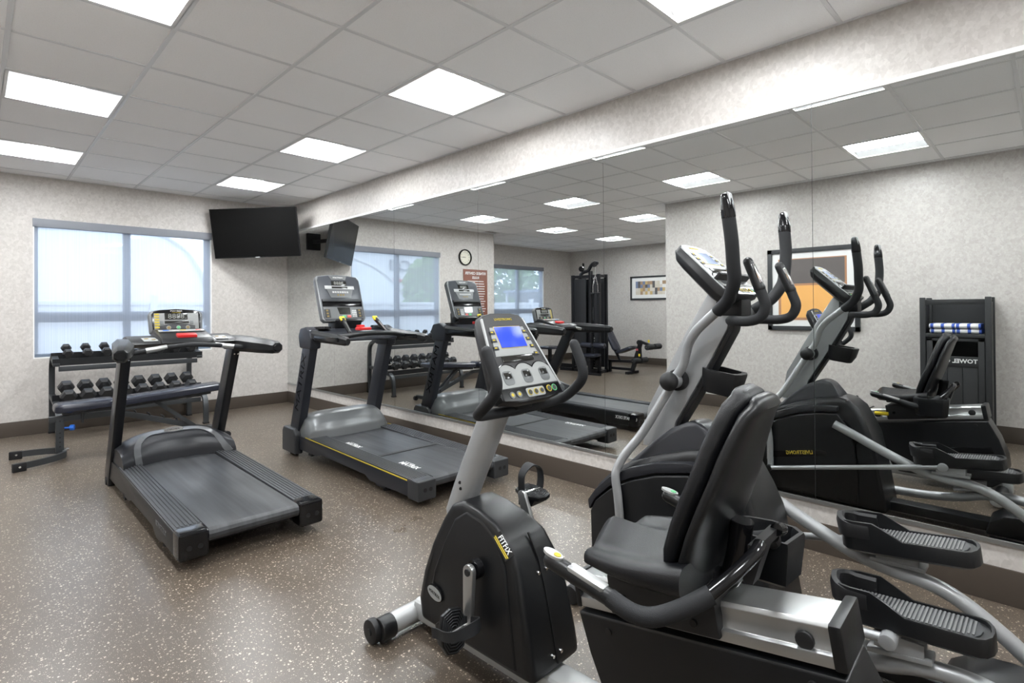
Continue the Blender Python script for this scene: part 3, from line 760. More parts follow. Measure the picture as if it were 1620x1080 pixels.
text('lettering', 'FITFIX', .020, frame(sM_ @ V(0.002, -.010, .0045), sM_.to_3x3() @ V(1, .35, 0), sM_.to_3x3() @ V(-.35, 1, 0)), WHT, dash, to)
MB(to).box((-.022, -.034, .003), (.026, -.027, .005), 0, sM_).build('sticker_line', YEL, dash)
# console head
hM = frame(P(-.002, 4.672, 1.222), (1, 0, 0), (0, .22, 1))
ol = [(-.172, -.082), (-.177, .055), (-.165, .078), (-.12, .090), (0, .098), (.12, .090), (.165, .078), (.177, .055), (.172, -.082), (.15, -.095), (-.15, -.095)]
hd = MB(to).plate([(p[0]*1.0, p[1]) for p in ol], -.055, -.004, hM, bev=.010).build('console', HOOD, ta)
ol2 = [(p[0]*.90, p[1]*.95) for p in ol]
MB(to).plate(ol2, -.01, .0, hM, bev=.002).build('console_face', BLKG, hd)
MB(to).box((-.145, -.062, -.001), (.145, .062, .0015), .001, hM).build('key_field', PANELG, hd)
MB(to).plate([(-.118, -.070), (-.12, -.035), (-.06, -.022), (0, -.018), (.06, -.022), (.12, -.035), (.118, -.070)], 0, .0022, hM).build('key_arch', GREYP, hd)
MB(to).box((-.078, .012, 0), (.072, .062, .003), .001, hM).build('display', DISP, hd)
text('digits', '8888', .052, hM @ Matrix.Translation((-.003, .037, .0034)), SEG, hd, to, ext=.0002, sx=1.05)
MB(to).box((-.080, -.018, 0), (.080, .004, .003), .001, hM).build('display', DISP, hd)
for k in range(6):
    MB(to).box((-.142, .048-k*.020, .001), (-.112, .060-k*.020, .0035), .001, hM).build('key', YEL, hd)
for u, m_ in ((-.055, GOLD), (.008, GRN), (.070, GOLD)):
    MB(to).cyl(hM @ V(u, -.048, .001), hM @ V(u, -.048, .005), .015, seg=20, mt=PANELG).cyl(hM @ V(u, -.048, .004), hM @ V(u, -.048, .0065), .011, seg=20).build('round_key', m_, hd)
for u in (-.097, .097): MB(to).box((u-.012, -.026, .001), (u+.012, .004, .003), .001, hM).build('key', HOOD, hd)
text('lettering', 'MATRIX', .017, hM @ Matrix.Translation((0, .078, .0005)), WHT, hd, to, sx=1.3)
text('lettering', 'LIVESTRONG', .008, hM @ Matrix.Translation((0, .066, .0016)), YEL, hd, to, sx=1.3)
MB(to).prism([(4.62, 1.10), (4.62, 1.16), (4.70, 1.17), (4.72, 1.10)], xc-.16, xc+.16, 'x', .01).build('console_stem', BLK, ta)
text('lettering', 'ULTIMATE DECK', .046, frame((xc+.3712, 3.20, .135), (0, 1, .01), (0, 0, 1)), WHT, ta, to, sx=.78)
text('lettering', 'ULTIMATE DECK', .040, frame((xc-.3712, 3.42, .130), (0, -1, -.01), (0, 0, 1)), HOOD, ta, to, sx=.78)
MB(to).box(P(.33, 4.92, .22), P(.38, 5.0, .245), .004).build('blue_clip', BLUE, ta)

# ============================================================ TREADMILL beside the mirror
xc = 2.44; to = (xc, 4.0, 0)
tb_ = empty('treadmill', to, 'dark grey treadmill with yellow stripe and grey hood, parked along the mirror', 'treadmill')
tb = tb_
STEEL2 = mat('dark_blue_grey_paint', (.024, .026, .033), .33, metal=.15)
def P(u, y, z): return V(xc+u, y, z)
YRR = 2.93
def side(s_):
    a, b = sorted((s_*.268, s_*.405))
    pr = [(YRR+.02, .055), (YRR+.02, .150), (4.62, .185), (4.95, .185), (4.95, .07), (4.40, .07), (4.32, .095), (3.60, .085), (3.54, .055), (3.28, .055), (3.20, .060)]
    ds = MB(to).prism(pr, xc+a, xc+b, 'x', .005).build('deck_side', STEEL2, tb)
    m = MB(to)
    m.prism([(YRR+.06, .150), (YRR+.06, .178), (4.50, .205), (4.50, .18)], xc+a-.002, xc+b+.004, 'x', .005)
    for k in range(7):
        q = a+.012+k*.0175
        m.prism([(YRR+.08, .176), (YRR+.08, .1815), (4.48, .2085), (4.48, .20)], xc+q, xc+q+.010, 'x', .002)
    m.build('foot_rail', RAILG, tb)
    xx = s_*.4105
    MB(to).prism([(YRR+.12, .1615), (YRR+.12, .1675), (4.60, .197), (4.60, .191)], xc+min(xx, xx-s_*.004), xc+max(xx, xx-s_*.004), 'x').build('yellow_stripe', YEL, tb)
    cap = MB(to).box(P(a-.004, YRR-.01, .045), P(b+.006, YRR+.12, .178), .014, seg=3).build('rear_cap', GREYP, tb)
    for u in (a+.05, a+.095): MB(to).cyl(P(u, YRR-.0115, .115), P(u, YRR-.004, .115), .014, seg=16).build('bolt_recess', BLKM, cap)
    MB(to).cyl(P(s_*.33, 3.42, 0), P(s_*.33, 3.42, .06), .012).cyl(P(s_*.33, 3.42, 0), P(s_*.33, 3.42, .014), .03).build('levelling_foot', BLKM, tb)
    MB(to).prism([(3.54, .055), (3.36, .055), (3.39, .02), (3.50, .02)], xc+s_*.34-.03, xc+s_*.34+.03, 'x', .004).build('foot_bracket', STEEL2, tb)
    # upright, boot and shoulder
    x0 = s_*.372
    pr = [(4.97, .10), (4.80, .10), (4.50, .98), (4.655, .98)]
    up = MB(to).prism(pr, xc+x0-.036, xc+x0+.036, 'x', .008).build('upright', STEEL2, tb)
    MB(to).prism([(5.02, .025), (4.74, .025), (4.735, .20), (4.775, .25), (4.99, .25), (5.02, .21)], xc+x0+s_*.03-.040, xc+x0+s_*.03+.035, 'x', .018, seg=3).build('boot_cover', GREYP, tb)
    MB(to).cyl(P(x0-.03, 4.92, .03), P(x0+.03, 4.92, .03), .03).build('transport_wheel', BLKM, tb)
    if s_ < 0:
        upM = frame(P(x0-.0364, 4.695, .66), (0, -.33, 1), (0, 1, .33))
        text('lettering', 'MATRIX', .10, upM, BLKG, up, to, sx=1.5)
    else:
        upM = frame(P(x0+.0364, 4.695, .66), (0, .33, -1), (0, 1, .33))
        text('lettering', 'MATRIX', .10, upM, BLKG, up, to, sx=1.5)
    pr = [(4.47, .965), (4.46, 1.06), (4.50, 1.125), (4.58, 1.155), (4.68, 1.14), (4.72, 1.07), (4.69, .965)]
    MB(to).prism(pr, xc+x0-.048, xc+x0+.048, 'x', .02, seg=3).build('shoulder', STEEL2, tb)
    g = MB(to)
    R = []
    for y, z, h_, wd in ((4.60, 1.085, .046, .034), (4.45, 1.075, .046, .036), (4.25, 1.066, .042, .035), (4.02, 1.055, .037, .032), (3.93, 1.05, .034, .028), (3.905, 1.049, .022, .018)):
        c = P(x0+s_*.0, y, z); k = .5
        R.append([c+V(a_*wd, 0, b_*h_) for a_, b_ in ((-1, -k), (-k, -1), (k, -1), (1, -k), (1, k), (k, 1), (-k, 1), (-1, k))])
    g.rings(R); g = g.build('arm_grip', BLK, tb)
    for sx_ in (-1, 1): MB(to).box(P(x0+sx_*.0365-.003, 4.0, 1.045), P(x0+sx_*.0365+.003, 4.42, 1.08), .002).build('grip_inset', BLKG, g)
sym(side)
pr = [(YRR+.04-.036*math.cos(a), .143+.036*math.sin(a)) for a in [math.radians(q) for q in (-80, -50, -20, 10, 40, 70, 90)]]+[(4.62, .190), (4.62, .11)]
MB(to).prism(pr, xc-.264, xc+.264, 'x').build('running_belt', BELT, tb)
MB(to).cyl(P(-.266, YRR+.04, .143), P(.266, YRR+.04, .143), .032).build('rear_roller', BLKM, tb)
MB(to).box(P(-.26, 3.1, .07), P(.26, 4.6, .105)).box(P(-.40, 4.5, .05), P(.40, 4.56, .08)).build('deck_underframe', BLKM, tb)
for y in (3.15, 3.96):
    bM = frame(P(-.235, y+.13, .1805+(y-2.97)*.0068), (0, -1, -.007), (1, 0, 0))
    text('lettering', 'MATRIX', .062, bM, WHT, tb, to, sx=1.0, bold=.001)
    MB(to).box((-.10, .034, -.0003), (.02, .038, .0006), 0, bM).build('print_line', WHT, tb)
MB(to).box(P(-.262, 3.62, .184), P(.262, 3.66, .1885)).build('belt_seam', mat('belt_seam_grey', (.035, .036, .037), .6), tb)
def hood2(u, t):
    e = abs(u)/.39
    prof = [(0, .0), (.012, .075), (.05, .135), (.11, .182), (.19, .205), (.28, .20), (.36, .17), (.44, .10), (.47, .0), (.47, -.08)]
    t_ = t*(len(prof)-1); i = min(int(t_), len(prof)-2); q = t_-i
    y = prof[i][0]*(1-q)+prof[i+1][0]*q; z = prof[i][1]*(1-q)+prof[i+1][1]*q
    hs = (1-e**5)**.5*.75+.25 if e < 1 else .25
    gr = .006*math.sin(min(t*2.2, 1)*PI*3) if z > .05 and t < .5 else 0
    return P(u, 4.47+y+.05*(1-e**2)*(0)+.10*e**4, .188+(z+gr)*hs if z > 0 else .188+z)
nu, nv = 28, 40
rg = [[hood2(-.39+.78*i/nu, j/nv) for i in range(nu+1)] for j in range(nv+1)]
vs_ = [p for r in rg for p in r]; W_ = nu+1
fs_ = [[j*W_+i, j*W_+i+1, (j+1)*W_+i+1, (j+1)*W_+i] for j in range(nv) for i in range(nu)]
bt = len(vs_)
for j in (0, nv):
    for i in range(W_): p = rg[j][i]; vs_.append(V(p.x, p.y, .09))
fs_ += [[i+1, i, bt+i, bt+i+1] for i in range(nu)]+[[nv*W_+i, nv*W_+i+1, bt+W_+i+1, bt+W_+i] for i in range(nu)]
fs_.append([j*W_ for j in range(nv+1)]+[bt+W_, bt]); fs_.append([j*W_+nu for j in range(nv+1)]+[bt+W_+nu, bt+nu])
MB(to).add(vs_, fs_).build('motor_hood', HOOD, tb, 40)
# cross bar, dash, tray
MB(to).tube([P(-.36, 4.22, 1.065), P(-.26, 4.20, 1.075), P(-.1, 4.17, 1.094), P(.05, 4.16, 1.096), P(.2, 4.17, 1.088), P(.36, 4.21, 1.062)], .021, 16).build('cross_handlebar', BLK, tb)
ds = MB(to)
ds.prism([(4.30, 1.05), (4.32, 1.105), (4.60, 1.150), (4.72, 1.145), (4.72, 1.06), (4.55, 1.03)], xc-.33, xc+.33, 'x', .012, taper=lambda c: V(c.x, c.y, c.z-.02*abs((c.x-xc)/.33)**2))
ds = ds.build('dash', STEEL2, tb)
for s_ in (-1, 1):
    R = [[P(s_*.275+r*math.cos(2*PI*j/24), 4.55+r*math.sin(2*PI*j/24), z) for j in range(24)] for r, z in ((.070, 1.135), (.068, 1.152), (.056, 1.153), (.050, 1.135))]
    MB(to).rings(R, caps=False).add([P(s_*.275+.05*math.cos(2*PI*j/24), 4.55+.05*math.sin(2*PI*j/24), 1.1355) for j in range(24)], [list(range(24))]).build('cup_well', BLKG, ds)
    # slanted grips with yellow tops
    u = -.19 if s_ < 0 else .17
    b0 = P(u+s_*.0, 4.20, 1.085); b1 = b0+V(-.030 if s_ < 0 else -.075, .09, .135)
    hg = MB(to).tube([b0, (b0+b1)/2, b1], [.013, .017, .021], 14, 3).build('hand_sensor_post', BLK, tb)
    MB(to).bar(b0+(b1-b0)*.2+V(0, -.015, .004), b0+(b1-b0)*.8+V(0, -.018, .004), .018, .008).build('sensor_plate', CHR, hg)
    tp = frame(b1, (1, 0, 0), (0, .6, .5))
    MB(to).box((-.022, -.022, -.006), (.022, .026, .012), .007, tp).build('yellow_key_top', YELB, hg)
MB(to).box(P(-.055, 4.30, 1.118), P(.065, 4.38, 1.145), .008).build('stop_button', RED, tb)
MB(to).box(P(0, 4.40, 1.135), P(.055, 4.46, 1.163), .006).build('safety_clip', RED, tb)
MB(to).prism([(4.62, 1.10), (4.58, 1.20), (4.68, 1.30), (4.75, 1.25), (4.74, 1.10)], xc-.13, xc+.13, 'x', .012).build('console_neck', BLK, tb)
# console head
ctr = P(-.035, 4.668, 1.412)
hM = frame(ctr, (1, -.0, 0), (0, .37, 1))
ol = [(-.215, -.205), (-.218, .18), (-.200, .215), (-.10, .228), (0, .232), (.10, .228), (.200, .215), (.218, .18), (.215, -.205), (.19, -.232), (-.19, -.232)]
hd = MB(to).plate(ol, -.060, -.004, hM, bev=.014).build('console', HOOD, tb)
MB(to).plate([(p[0]*.93, p[1]*.95) for p in ol], -.012, .0, hM, bev=.002).build('console_face', mat('slate_face', (.05, .055, .065), .3), hd)
MB(to).plate([(-.09, .215), (-.07, .175), (.07, .175), (.09, .215)], -.001, .003, hM).build('top_plate', HOOD, hd)
text('lettering', 'MATRIX', .021, hM @ Matrix.Translation((0, .197, .0035)), WHT, hd, to, sx=1.3)
MB(to).box((-.075, .118, 0), (.075, .165, .002), .001, hM).build('display', DISP, hd)
text('digits', '8888', .044, hM @ Matrix.Translation((-.002, .141, .0025)), SEG, hd, to, ext=.0002, sx=1.1)
MB(to).box((-.145, .082, 0), (.145, .116, .005), .003, hM).build('display_bezel', SILD, hd)
MB(to).box((-.078, .089, .004), (.078, .108, .0065), .001, hM).build('display', DISP, hd)
MB(to).plate([(-.13, .082), (-.10, .0), (.10, .0), (.13, .082)], 0, .003, hM).build('key_field', HOOD, hd)
for k in range(7): MB(to).box((-.080+k*.0235, .044, .002), (-.062+k*.0235, .062, .005), .001, hM).build('key', SILD, hd)
for k in range(3): MB(to).box((-.035+k*.027, .018, .002), (-.019+k*.027, .032, .005), .001, hM).build('key', GOLD, hd)
MB(to).box((-.195, -.045, -.002), (.195, -.020, .018), .006, hM).build('reading_ledge', GREYP, hd)
MB(to).box((-.195, -.088, -.002), (.195, -.046, .004), .002, hM).build('ledge_recess', BLKG, hd)
MB(to).box((-.190, -.205, -.001), (.190, -.092, .002), .002, hM).build('lower_face', HOOD, hd)
MB(to).plate([(-.06, -.098), (-.045, -.165), (.065, -.165), (.065, -.098)], .001, .004, hM).build('display', DISP, hd)
for x_, m_ in ((-.005, GRN), (.045, REDK)): MB(to).box((x_-.018, -.198, .001), (x_+.018, -.175, .005), .002, hM).build('key', m_, hd)
for x_ in (-.16, .155):
    MB(to).box((x_-.028, -.197, .001), (x_+.028, -.115, .004), .002, hM).build('key_pad', GREYP, hd)
    for k in range(3): MB(to).box((x_-.010, -.190+k*.027, .003), (x_+.010, -.174+k*.027, .006), .001, hM).build('key', GOLD, hd)
for a in range(3):
    for b in range(4): MB(to).box((.082+a*.015, -.19+b*.018, .001), (.092+a*.015, -.178+b*.018, .004), 0, hM).build('key', SILD, hd)

# ============================================================ DUMBBELL RACK
ro = (1.245, 7.35, 0)
rk = empty('dumbbell_rack', ro, 'two-tier gunmetal dumbbell rack under the window', 'rack')
for x in (.60, 1.90):
    fr = MB(ro)
    def rt(pts, w_=.05, h_=.04):
        q = catmull([V(x, p[0], p[1]) for p in pts], 5)
        R = []
        for i, p in enumerate(q):
            d = (q[min(i+1, len(q)-1)]-q[max(i-1, 0)]).normalized(); n = V(1, 0, 0).cross(d).normalized()
            R.append([p+V(a*w_/2, 0, 0)+n*(b*h_/2) for a, b in ((-1, -1), (1, -1), (1, 1), (-1, 1))])
        fr.rings(R)
    rt([(7.645, 0), (7.64, .40), (7.635, .66), (7.60, .75), (7.52, .80), (7.42, .83), (7.20, .79)])
    rt([(7.63, .40), (7.40, .385), (7.12, .345), (7.0, .30), (6.955, .20), (6.95, 0)])
    fr.build('side_frame', GUN, rk)
for y, z in ((7.645, .012), (6.95, .012)):
    for x in (.60, 1.90): MB(ro).box((x-.03, y-.028, 0), (x+.03, y+.028, .02), .003).build('foot_cap', BLKM, rk)
def shelf(y0, z0, y1, z1):
    m = MB(ro)
    m.bar((.57, y0, z0), (1.93, y0, z0), .012, .07, (0, 0, 1)); m.bar((.57, y0+.03, z0-.02), (1.93, y0+.03, z0-.02), .06, .008)
    m.bar((.57, y1, z1), (1.93, y1, z1), .012, .07); m.bar((.57, y1+.03, z1-.02), (1.93, y1+.03, z1-.02), .06, .008)
    m.build('shelf_rail', BLK, rk)
    MB(ro).bar((.62, y0+.02, z0-.07), (1.88, y0+.02, z0-.07), .04, .05, bev=.004).build('shelf_beam', GUN, rk)
    for x in (.60, 1.90): MB(ro).bar((x, y0-.02, z0-.028), (x, y1+.06, z1-.022), .055, .03, bev=.004).build('shelf_bracket', GUN, rk)
shelf(7.20, .784, 7.36, .839)
shelf(7.06, .340, 7.25, .410)
# dumbbells
def dumbbell(name, r, hl, gap, label, group):
    t = empty(name, (0, 0, 0), label, 'dumbbell', group)
    for s_ in (-1, 1):
        y0 = s_*gap/2; y1 = s_*(gap/2+hl)
        R = []
        for y, k in ((y0, .72), (y0+s_*hl*.22, 1), (y0+s_*hl*.78, 1), (y1, .72)):
            R.append([V(r*k*math.cos(PI/6+PI/3*j+PI/6), y, r*k*math.sin(PI/6+PI/3*j+PI/6)) for j in range(6)])
        MB().rings(R).build('hex_head', HEX, t)
    MB().tube([(0, -gap/2-.01, 0), (0, -gap*.2, 0), (0, gap*.2, 0), (0, gap/2+.01, 0)], [.012, .016, .016, .012], 12, 3).build('handle', CHR, t)
    return t
words = ['leftmost', 'second from left', 'third from left', 'fourth from left', 'fifth from left', 'sixth from left', 'seventh from left', 'rightmost']
for tier, (r, hl, gap, x0, dx_, yc_, zc_, rx) in enumerate(((.052, .062, .125, .695, .161, 7.305, .900, .30), (.070, .085, .135, .685, .157, 7.18, .482, .34))):
    nm = ('upper', 'lower')[tier]; first = None
    for k in range(8):
        lab = '%s black rubber hex dumbbell, %s on the %s rack shelf' % (('small', 'large')[tier], words[k], nm)
        sc = 1 if tier else (.88+.016*k)
        if first is None: first = o = dumbbell('dumbbell', r, hl, gap, lab, '%s shelf dumbbells' % nm)
        else: o = copy_tree(first)
        o['label'] = lab; o.location = (x0+dx_*k, yc_, zc_-(1-sc)*.04); o.rotation_euler = (rx, 0, 0); o.scale = (sc, sc, sc)

# ============================================================ WEIGHT BENCH in front of the rack
bo = (1.2, 6.25, 0); YC = 6.25
be = empty('weight_bench', bo, 'adjustable flat bench with black vinyl pads in front of dumbbell rack', 'bench')
def pad(name, p0, p1, wd, th_, par=be, o_=bo, m_=VINB, side=(0, 1, 0)):
    p0 = V(*p0); p1 = V(*p1); M_ = frame((p0+p1)/2, p1-p0, side); L_ = (p1-p0).length
    m = MB(o_)
    prof = rrect(L_, wd, .06, 6)
    R = []
    for z, k in ((-th_/2, -.012), (-th_/2+.008, -.002), (-th_*.1, 0), (th_*.25, -.003), (th_/2-.006, -.014), (th_/2, -.03)):
        R.append([M_ @ V(x*(1+2*k/L_), y*(1+2*k/wd), z) for x, y in prof])
    m.rings(R); return m.build(name, m_, par, 35)
pad('seat_pad', (.50, YC, .450), (.94, YC, .462), .27, .075)
pad('back_pad', (.96, YC, .455), (1.85, YC, .515), .27, .070)
g = MB(bo)
g.bar((.47, YC, .352), (.98, YC, .352), .055, .05, bev=.004); g.build('main_beam', GUN, be)
MB(bo).bar((.97, YC, .350), (1.60, YC, .125), .05, .05, bev=.004).build('sloping_beam', GUN, be)
MB(bo).bar((1.58, YC, .125), (1.80, YC, .055), .05, .05, bev=.004).build('rear_beam', GUN, be)
ps = MB(bo).box((.515, YC-.028, .06), (.571, YC+.028, .36), .004).build('front_post', GUN, be)
for k in range(5): MB(bo).cyl((.543, YC-.0285, .11+.04*k if k < 4 else .335), (.543, YC-.0275, .11+.04*k if k < 4 else .335), .007, seg=12).build('pin_hole', BLKM, ps)
for s_ in (-1, 1):
    u = MB(bo); q = catmull([V(.575, YC+s_*.01, .05), V(.565, YC+s_*.09, .05), V(.50, YC+s_*.17, .048), V(.40, YC+s_*.225, .045), V(.28, YC+s_*.262, .042)], 5)
    R = []
    for i, p in enumerate(q):
        d = (q[min(i+1, len(q)-1)]-q[max(i-1, 0)]).normalized(); n = V(0, 0, 1).cross(d).normalized()
        R.append([p+n*(a*.014)+V(0, 0, b*.026) for a, b in ((-1, -1), (1, -1), (1, 1), (-1, 1))])
    u.rings(R).build('front_foot', GUN, be)
    c_ = MB(bo).bar(V(.31, YC+s_*.255, .035), V(.225, YC+s_*.272, .035), .042, .07, bev=.006).build('foot_cap', BLKM, be)
    MB(bo).cyl((.27, YC+s_*.266-.022, .04), (.27, YC+s_*.266-.026, .04), .008, seg=12).build('screw', CHR, c_)
MB(bo).cyl((.575, YC-.03, .075), (.575, YC-.045, .075), .011, seg=14).cyl((.59, YC, .075), (.605, YC, .075), .011, seg=14).build('bolt', CHR, be)
MB(bo).cyl((.575, YC-.028, .27), (.615, YC-.045, .27), .008, seg=12).cyl((.610, YC-.043, .27), (.640, YC-.055, .27), .026, seg=10, bev=.004).build('adjusting_knob', BLUE, be)
MB(bo).bar((1.80, YC-.24, .05), (1.80, YC+.24, .05), .05, .05, bev=.004).build('rear_crossbar', GUN, be)
for s_ in (-1, 1): MB(bo).cyl((1.845, YC+s_*.20, .032), (1.845, YC+s_*.235, .032), .032, seg=20).build('wheel', BLKM, be)
MB(bo).bar((1.26, YC-.033, .42), (1.585, YC-.033, .14), .012, .035).build('brace', GUN, be)
MB(bo).bar((1.26, YC+.033, .42), (1.585, YC+.033, .14), .012, .035).build('brace', GUN, be)
MB(bo).bar((.97, YC, .405), (1.75, YC, .458), .05, .04, bev=.003).build('pad_rail', GUN, be)
MB(bo).bar((.56, YC, .395), (.92, YC, .405), .05, .03, bev=.003).cyl((.70, YC-.03, .30), (.70, YC-.03, .39), .010, seg=12).build('seat_bracket', GUN, be)
for k in range(4):
    x = 1.10+k*.115; z = .350-(x-.97)*.357+.025
    MB(bo).tube([(x, YC-.02, z), (x-.004, YC-.02, z+.02), (x-.02, YC-.02, z+.03)], .006, 8, 3).tube([(x, YC+.02, z), (x-.004, YC+.02, z+.02), (x-.02, YC+.02, z+.03)], .006, 8, 3).build('hook', GUN, be)

# ============================================================ MULTI GYM in the alcove (seen in the mirror)
go = (-2.85, 6.9, 0)
gy = empty('multi_gym', go, 'tall black multi-station weight machine in the alcove corner', 'exercise machine')
X0, X1, Y0, Y1 = -2.74, -2.50, 6.42, 7.07
for x in (X0, X1):
    for y in (Y0, Y1): MB(go).box((x-.03, y-.03, 0), (x+.03, y+.03, 1.98), .005).build('post', TMET, gy)
MB(go).box((X0-.03, Y0-.03, .0), (X0+.04, Y1+.9, .06), .004).box((X1-.04, Y0-.06, 0), (X1+.03, Y1+.35, .06), .004).box((X0, Y0-.03, .0), (X1, Y0+.03, .06)).box((X0, Y1-.03, 0), (X1, Y1+.03, .06)).build('base_frame', TMET, gy)
MB(go).box((X0, Y0-.02, 1.92), (X1, Y0+.02, 1.97)).box((X0, Y1-.02, 1.92), (X1, Y1+.02, 1.97)).box((X1-.02, Y0, 1.92), (X1+.02, Y1, 1.97)).box((X0-.02, Y0, 1.92), (X0+.02, Y1, 1.97)).build('top_frame', TMET, gy)
SHR = mat('perforated_shroud', (.018, .019, .022), .35)
for y0, y1 in ((6.74, 7.04), (6.45, 6.53)): MB(go).box((X1-.012, y0, .10), (X1+.008, y1, 1.90), .004).build('shroud_panel', SHR, gy)
MB(go).box((X0-.005, Y0+.03, .10), (X0+.010, Y1-.03, 1.90), .004).build('rear_shroud', SHR, gy)
MB(go).box((X0+.03, Y1+.002, .4), (X1-.05, Y1+.028, 1.90), .004).build('side_shroud', mat('pale_side_shroud', (.35, .40, .50), .3), gy)
st = MB(go).box((X1-.16, 6.53, .10), (X1-.06, 6.71, .115)).build('weight_stack', BLKM, gy)
for k in range(14): MB(go).box((X1-.17, 6.53, .118+k*.055), (X1-.05, 6.71, .168+k*.055), .004).build('weight_plate', BLK, st)
for k in range(11): MB(go).box((X1-.049, 6.555, .135+k*.055), (X1-.047, 6.585, .150+k*.055)).build('plate_number', WHT, st)
MB(go).box((X1-.049, 6.60, 1.05), (X1-.046, 6.67, 1.32)).build('instruction_label', WHT, st)
MB(go).box((X1-.046, 6.605, 1.10), (X1-.044, 6.665, 1.15)).build('instruction_label', YELB, st)
for y in (6.56, 6.68): MB(go).cyl((X1-.11, y, .1), (X1-.11, y, 1.93), .010, seg=12).build('guide_rod', CHR, gy)
MB(go).bar((X1, 6.62, .06), (X1, 6.62, 2.05), .07, .06, bev=.005).build('centre_column', TMET, gy)
MB(go).tube([(X1-.1, 6.95, 1.99), (X1, 6.80, 2.03), (X1+.02, 6.66, 2.06), (X1+.05, 6.56, 2.16), (X1+.10, 6.44, 2.20), (X1+.16, 6.34, 2.18)], .035, 12, 4).build('lat_arm', TMET, gy)
MB(go).cyl((X1+.02, 6.82, 2.10), (X1+.06, 6.82, 2.10), .055).cyl((X1+.12, 6.42, 2.16), (X1+.16, 6.42, 2.16), .05).bar((X1-.05, 6.84, 2.0), (X1-.05, 6.84, 2.22), .03, .03).build('pulley', BLKG, gy)
MB(go).cyl((X1+.14, 6.40, 1.95), (X1+.14, 6.40, 2.12), .007, seg=8).build('cable_end', CHR, gy)
for s_ in (-1, 1):
    ch = MB(go)
    for k in range(11):
        c_ = V(X1+.14, 6.40+s_*(.005+.055*min(k/6, 1)), 1.93-k*.030)
        ch.tube([c_+V(.006*(k % 2), 0, .02), c_+V(0, .008, 0), c_+V(0, 0, -.02), c_+V(0, -.008, 0)], .003, 6, 3, closed=True)
    ch.build('chain', CHR, gy)
    MB(go).cyl((X1+.14, 6.40+s_*.065-.05, 1.59), (X1+.14, 6.40+s_*.065+.05, 1.59), .018, bev=.004).build('handle', FOAM, gy)
# front station: rollers and seat facing the room
MB(go).bar((X1+.02, 6.50, .30), (X1+.36, 6.42, .30), .05, .05).bar((X1+.32, 6.43, 0), (X1+.30, 6.43, .40), .05, .05).bar((X1+.33, 6.15, .02), (X1+.33, 6.68, .02), .05, .04).bar((X1+.10, 6.50, .30), (X1+.12, 6.48, .60), .04, .04).build('station_frame', TMET, gy)
pad('seat', (X1+.08, 6.45, .375), (X1+.40, 6.42, .375), .30, .06, gy, go, VINB)
for a, b in ((6.18, 6.44), (6.50, 6.76)): MB(go).cyl((X1+.14, a, .56), (X1+.14, b, .56), .055, bev=.012).build('foam_roller', VINB, gy)
MB(go).cyl((X1+.14, 6.15, .56), (X1+.14, 6.80, .56), .012).build('roller_axle', CHR, gy)
# far seat on the window side
pad('seat', (-2.92, 7.9, .44), (-2.48, 7.9, .44), .36, .055, gy, go, VINB)
MB(go).bar((-2.7, 7.9, .0), (-2.7, 7.9, .42), .06, .06).bar((-2.7, 7.06, .09), (-2.7, 7.93, .09), .06, .06).build('seat_post', TMET, gy)
MB(go).tube([(-2.55, 7.1, .9), (-2.5, 7.3, .92), (-2.45, 7.45, .85), (-2.45, 7.6, .86)], .03, 12, 4).build('press_arm', TMET, gy)

# leg bench
lo_ = (-2.9, 5.95, 0)
lb = empty('leg_bench', lo_, 'black inclined leg curl bench with foam rollers beside the multi gym', 'bench')
LX = -2.9
pad('back_pad', (LX, 6.52, .90), (LX, 6.26, .44), .26, .06, lb, lo_, VINB, (1, 0, 0))
pad('seat_pad', (LX, 6.24, .40), (LX, 5.86, .53), .28, .06, lb, lo_, VINB, (1, 0, 0))
MB(lo_).bar((LX, 6.45, .22), (LX, 5.80, .25), .05, .05).bar((LX, 6.40, .08), (LX, 5.88, .08), .05, .05).bar((LX, 6.20, .25), (LX, 6.40, .58), .04, .04).bar((LX, 6.44, 0), (LX, 6.44, .25), .05, .05).build('frame', TMET, lb)
MB(lo_).bar((LX, 5.72, .62), (LX, 5.92, .03), .07, .06, (1, 0, 0)).box((LX-.2, 5.89, 0), (LX+.2, 5.95, .05), .004).build('front_post', TMET, lb)
MB(lo_).box((LX+.031, 5.76, .46), (LX+.034, 5.81, .50)).build('warning_label', REDST, lb)
MB(lo_).bar((LX, 5.72, .64), (LX, 5.50, .57), .05, .05).cyl((LX-.04, 5.74, .62), (LX+.04, 5.74, .62), .05).bar((LX, 5.74, .6), (LX, 5.72, .30), .04, .04).build('lever_arm', TMET, lb)
for y, z in ((5.44, .55), (5.74, .27)):
    for s_ in (-1, 1): MB(lo_).cyl((LX+s_*.03, y, z), (LX+s_*.24, y, z), .055, bev=.01).build('foam_roller', FOAM, lb)
    MB(lo_).cyl((LX-.26, y, z), (LX+.26, y, z), .010, seg=12).build('roller_axle', CHR, lb)
for y, z in ((5.53, .66), (5.74, .38)): MB(lo_).cyl((LX+.02, y, z-.03), (LX+.02, y, z+.02), .018, seg=12).build('adjusting_knob', YELB, lb)

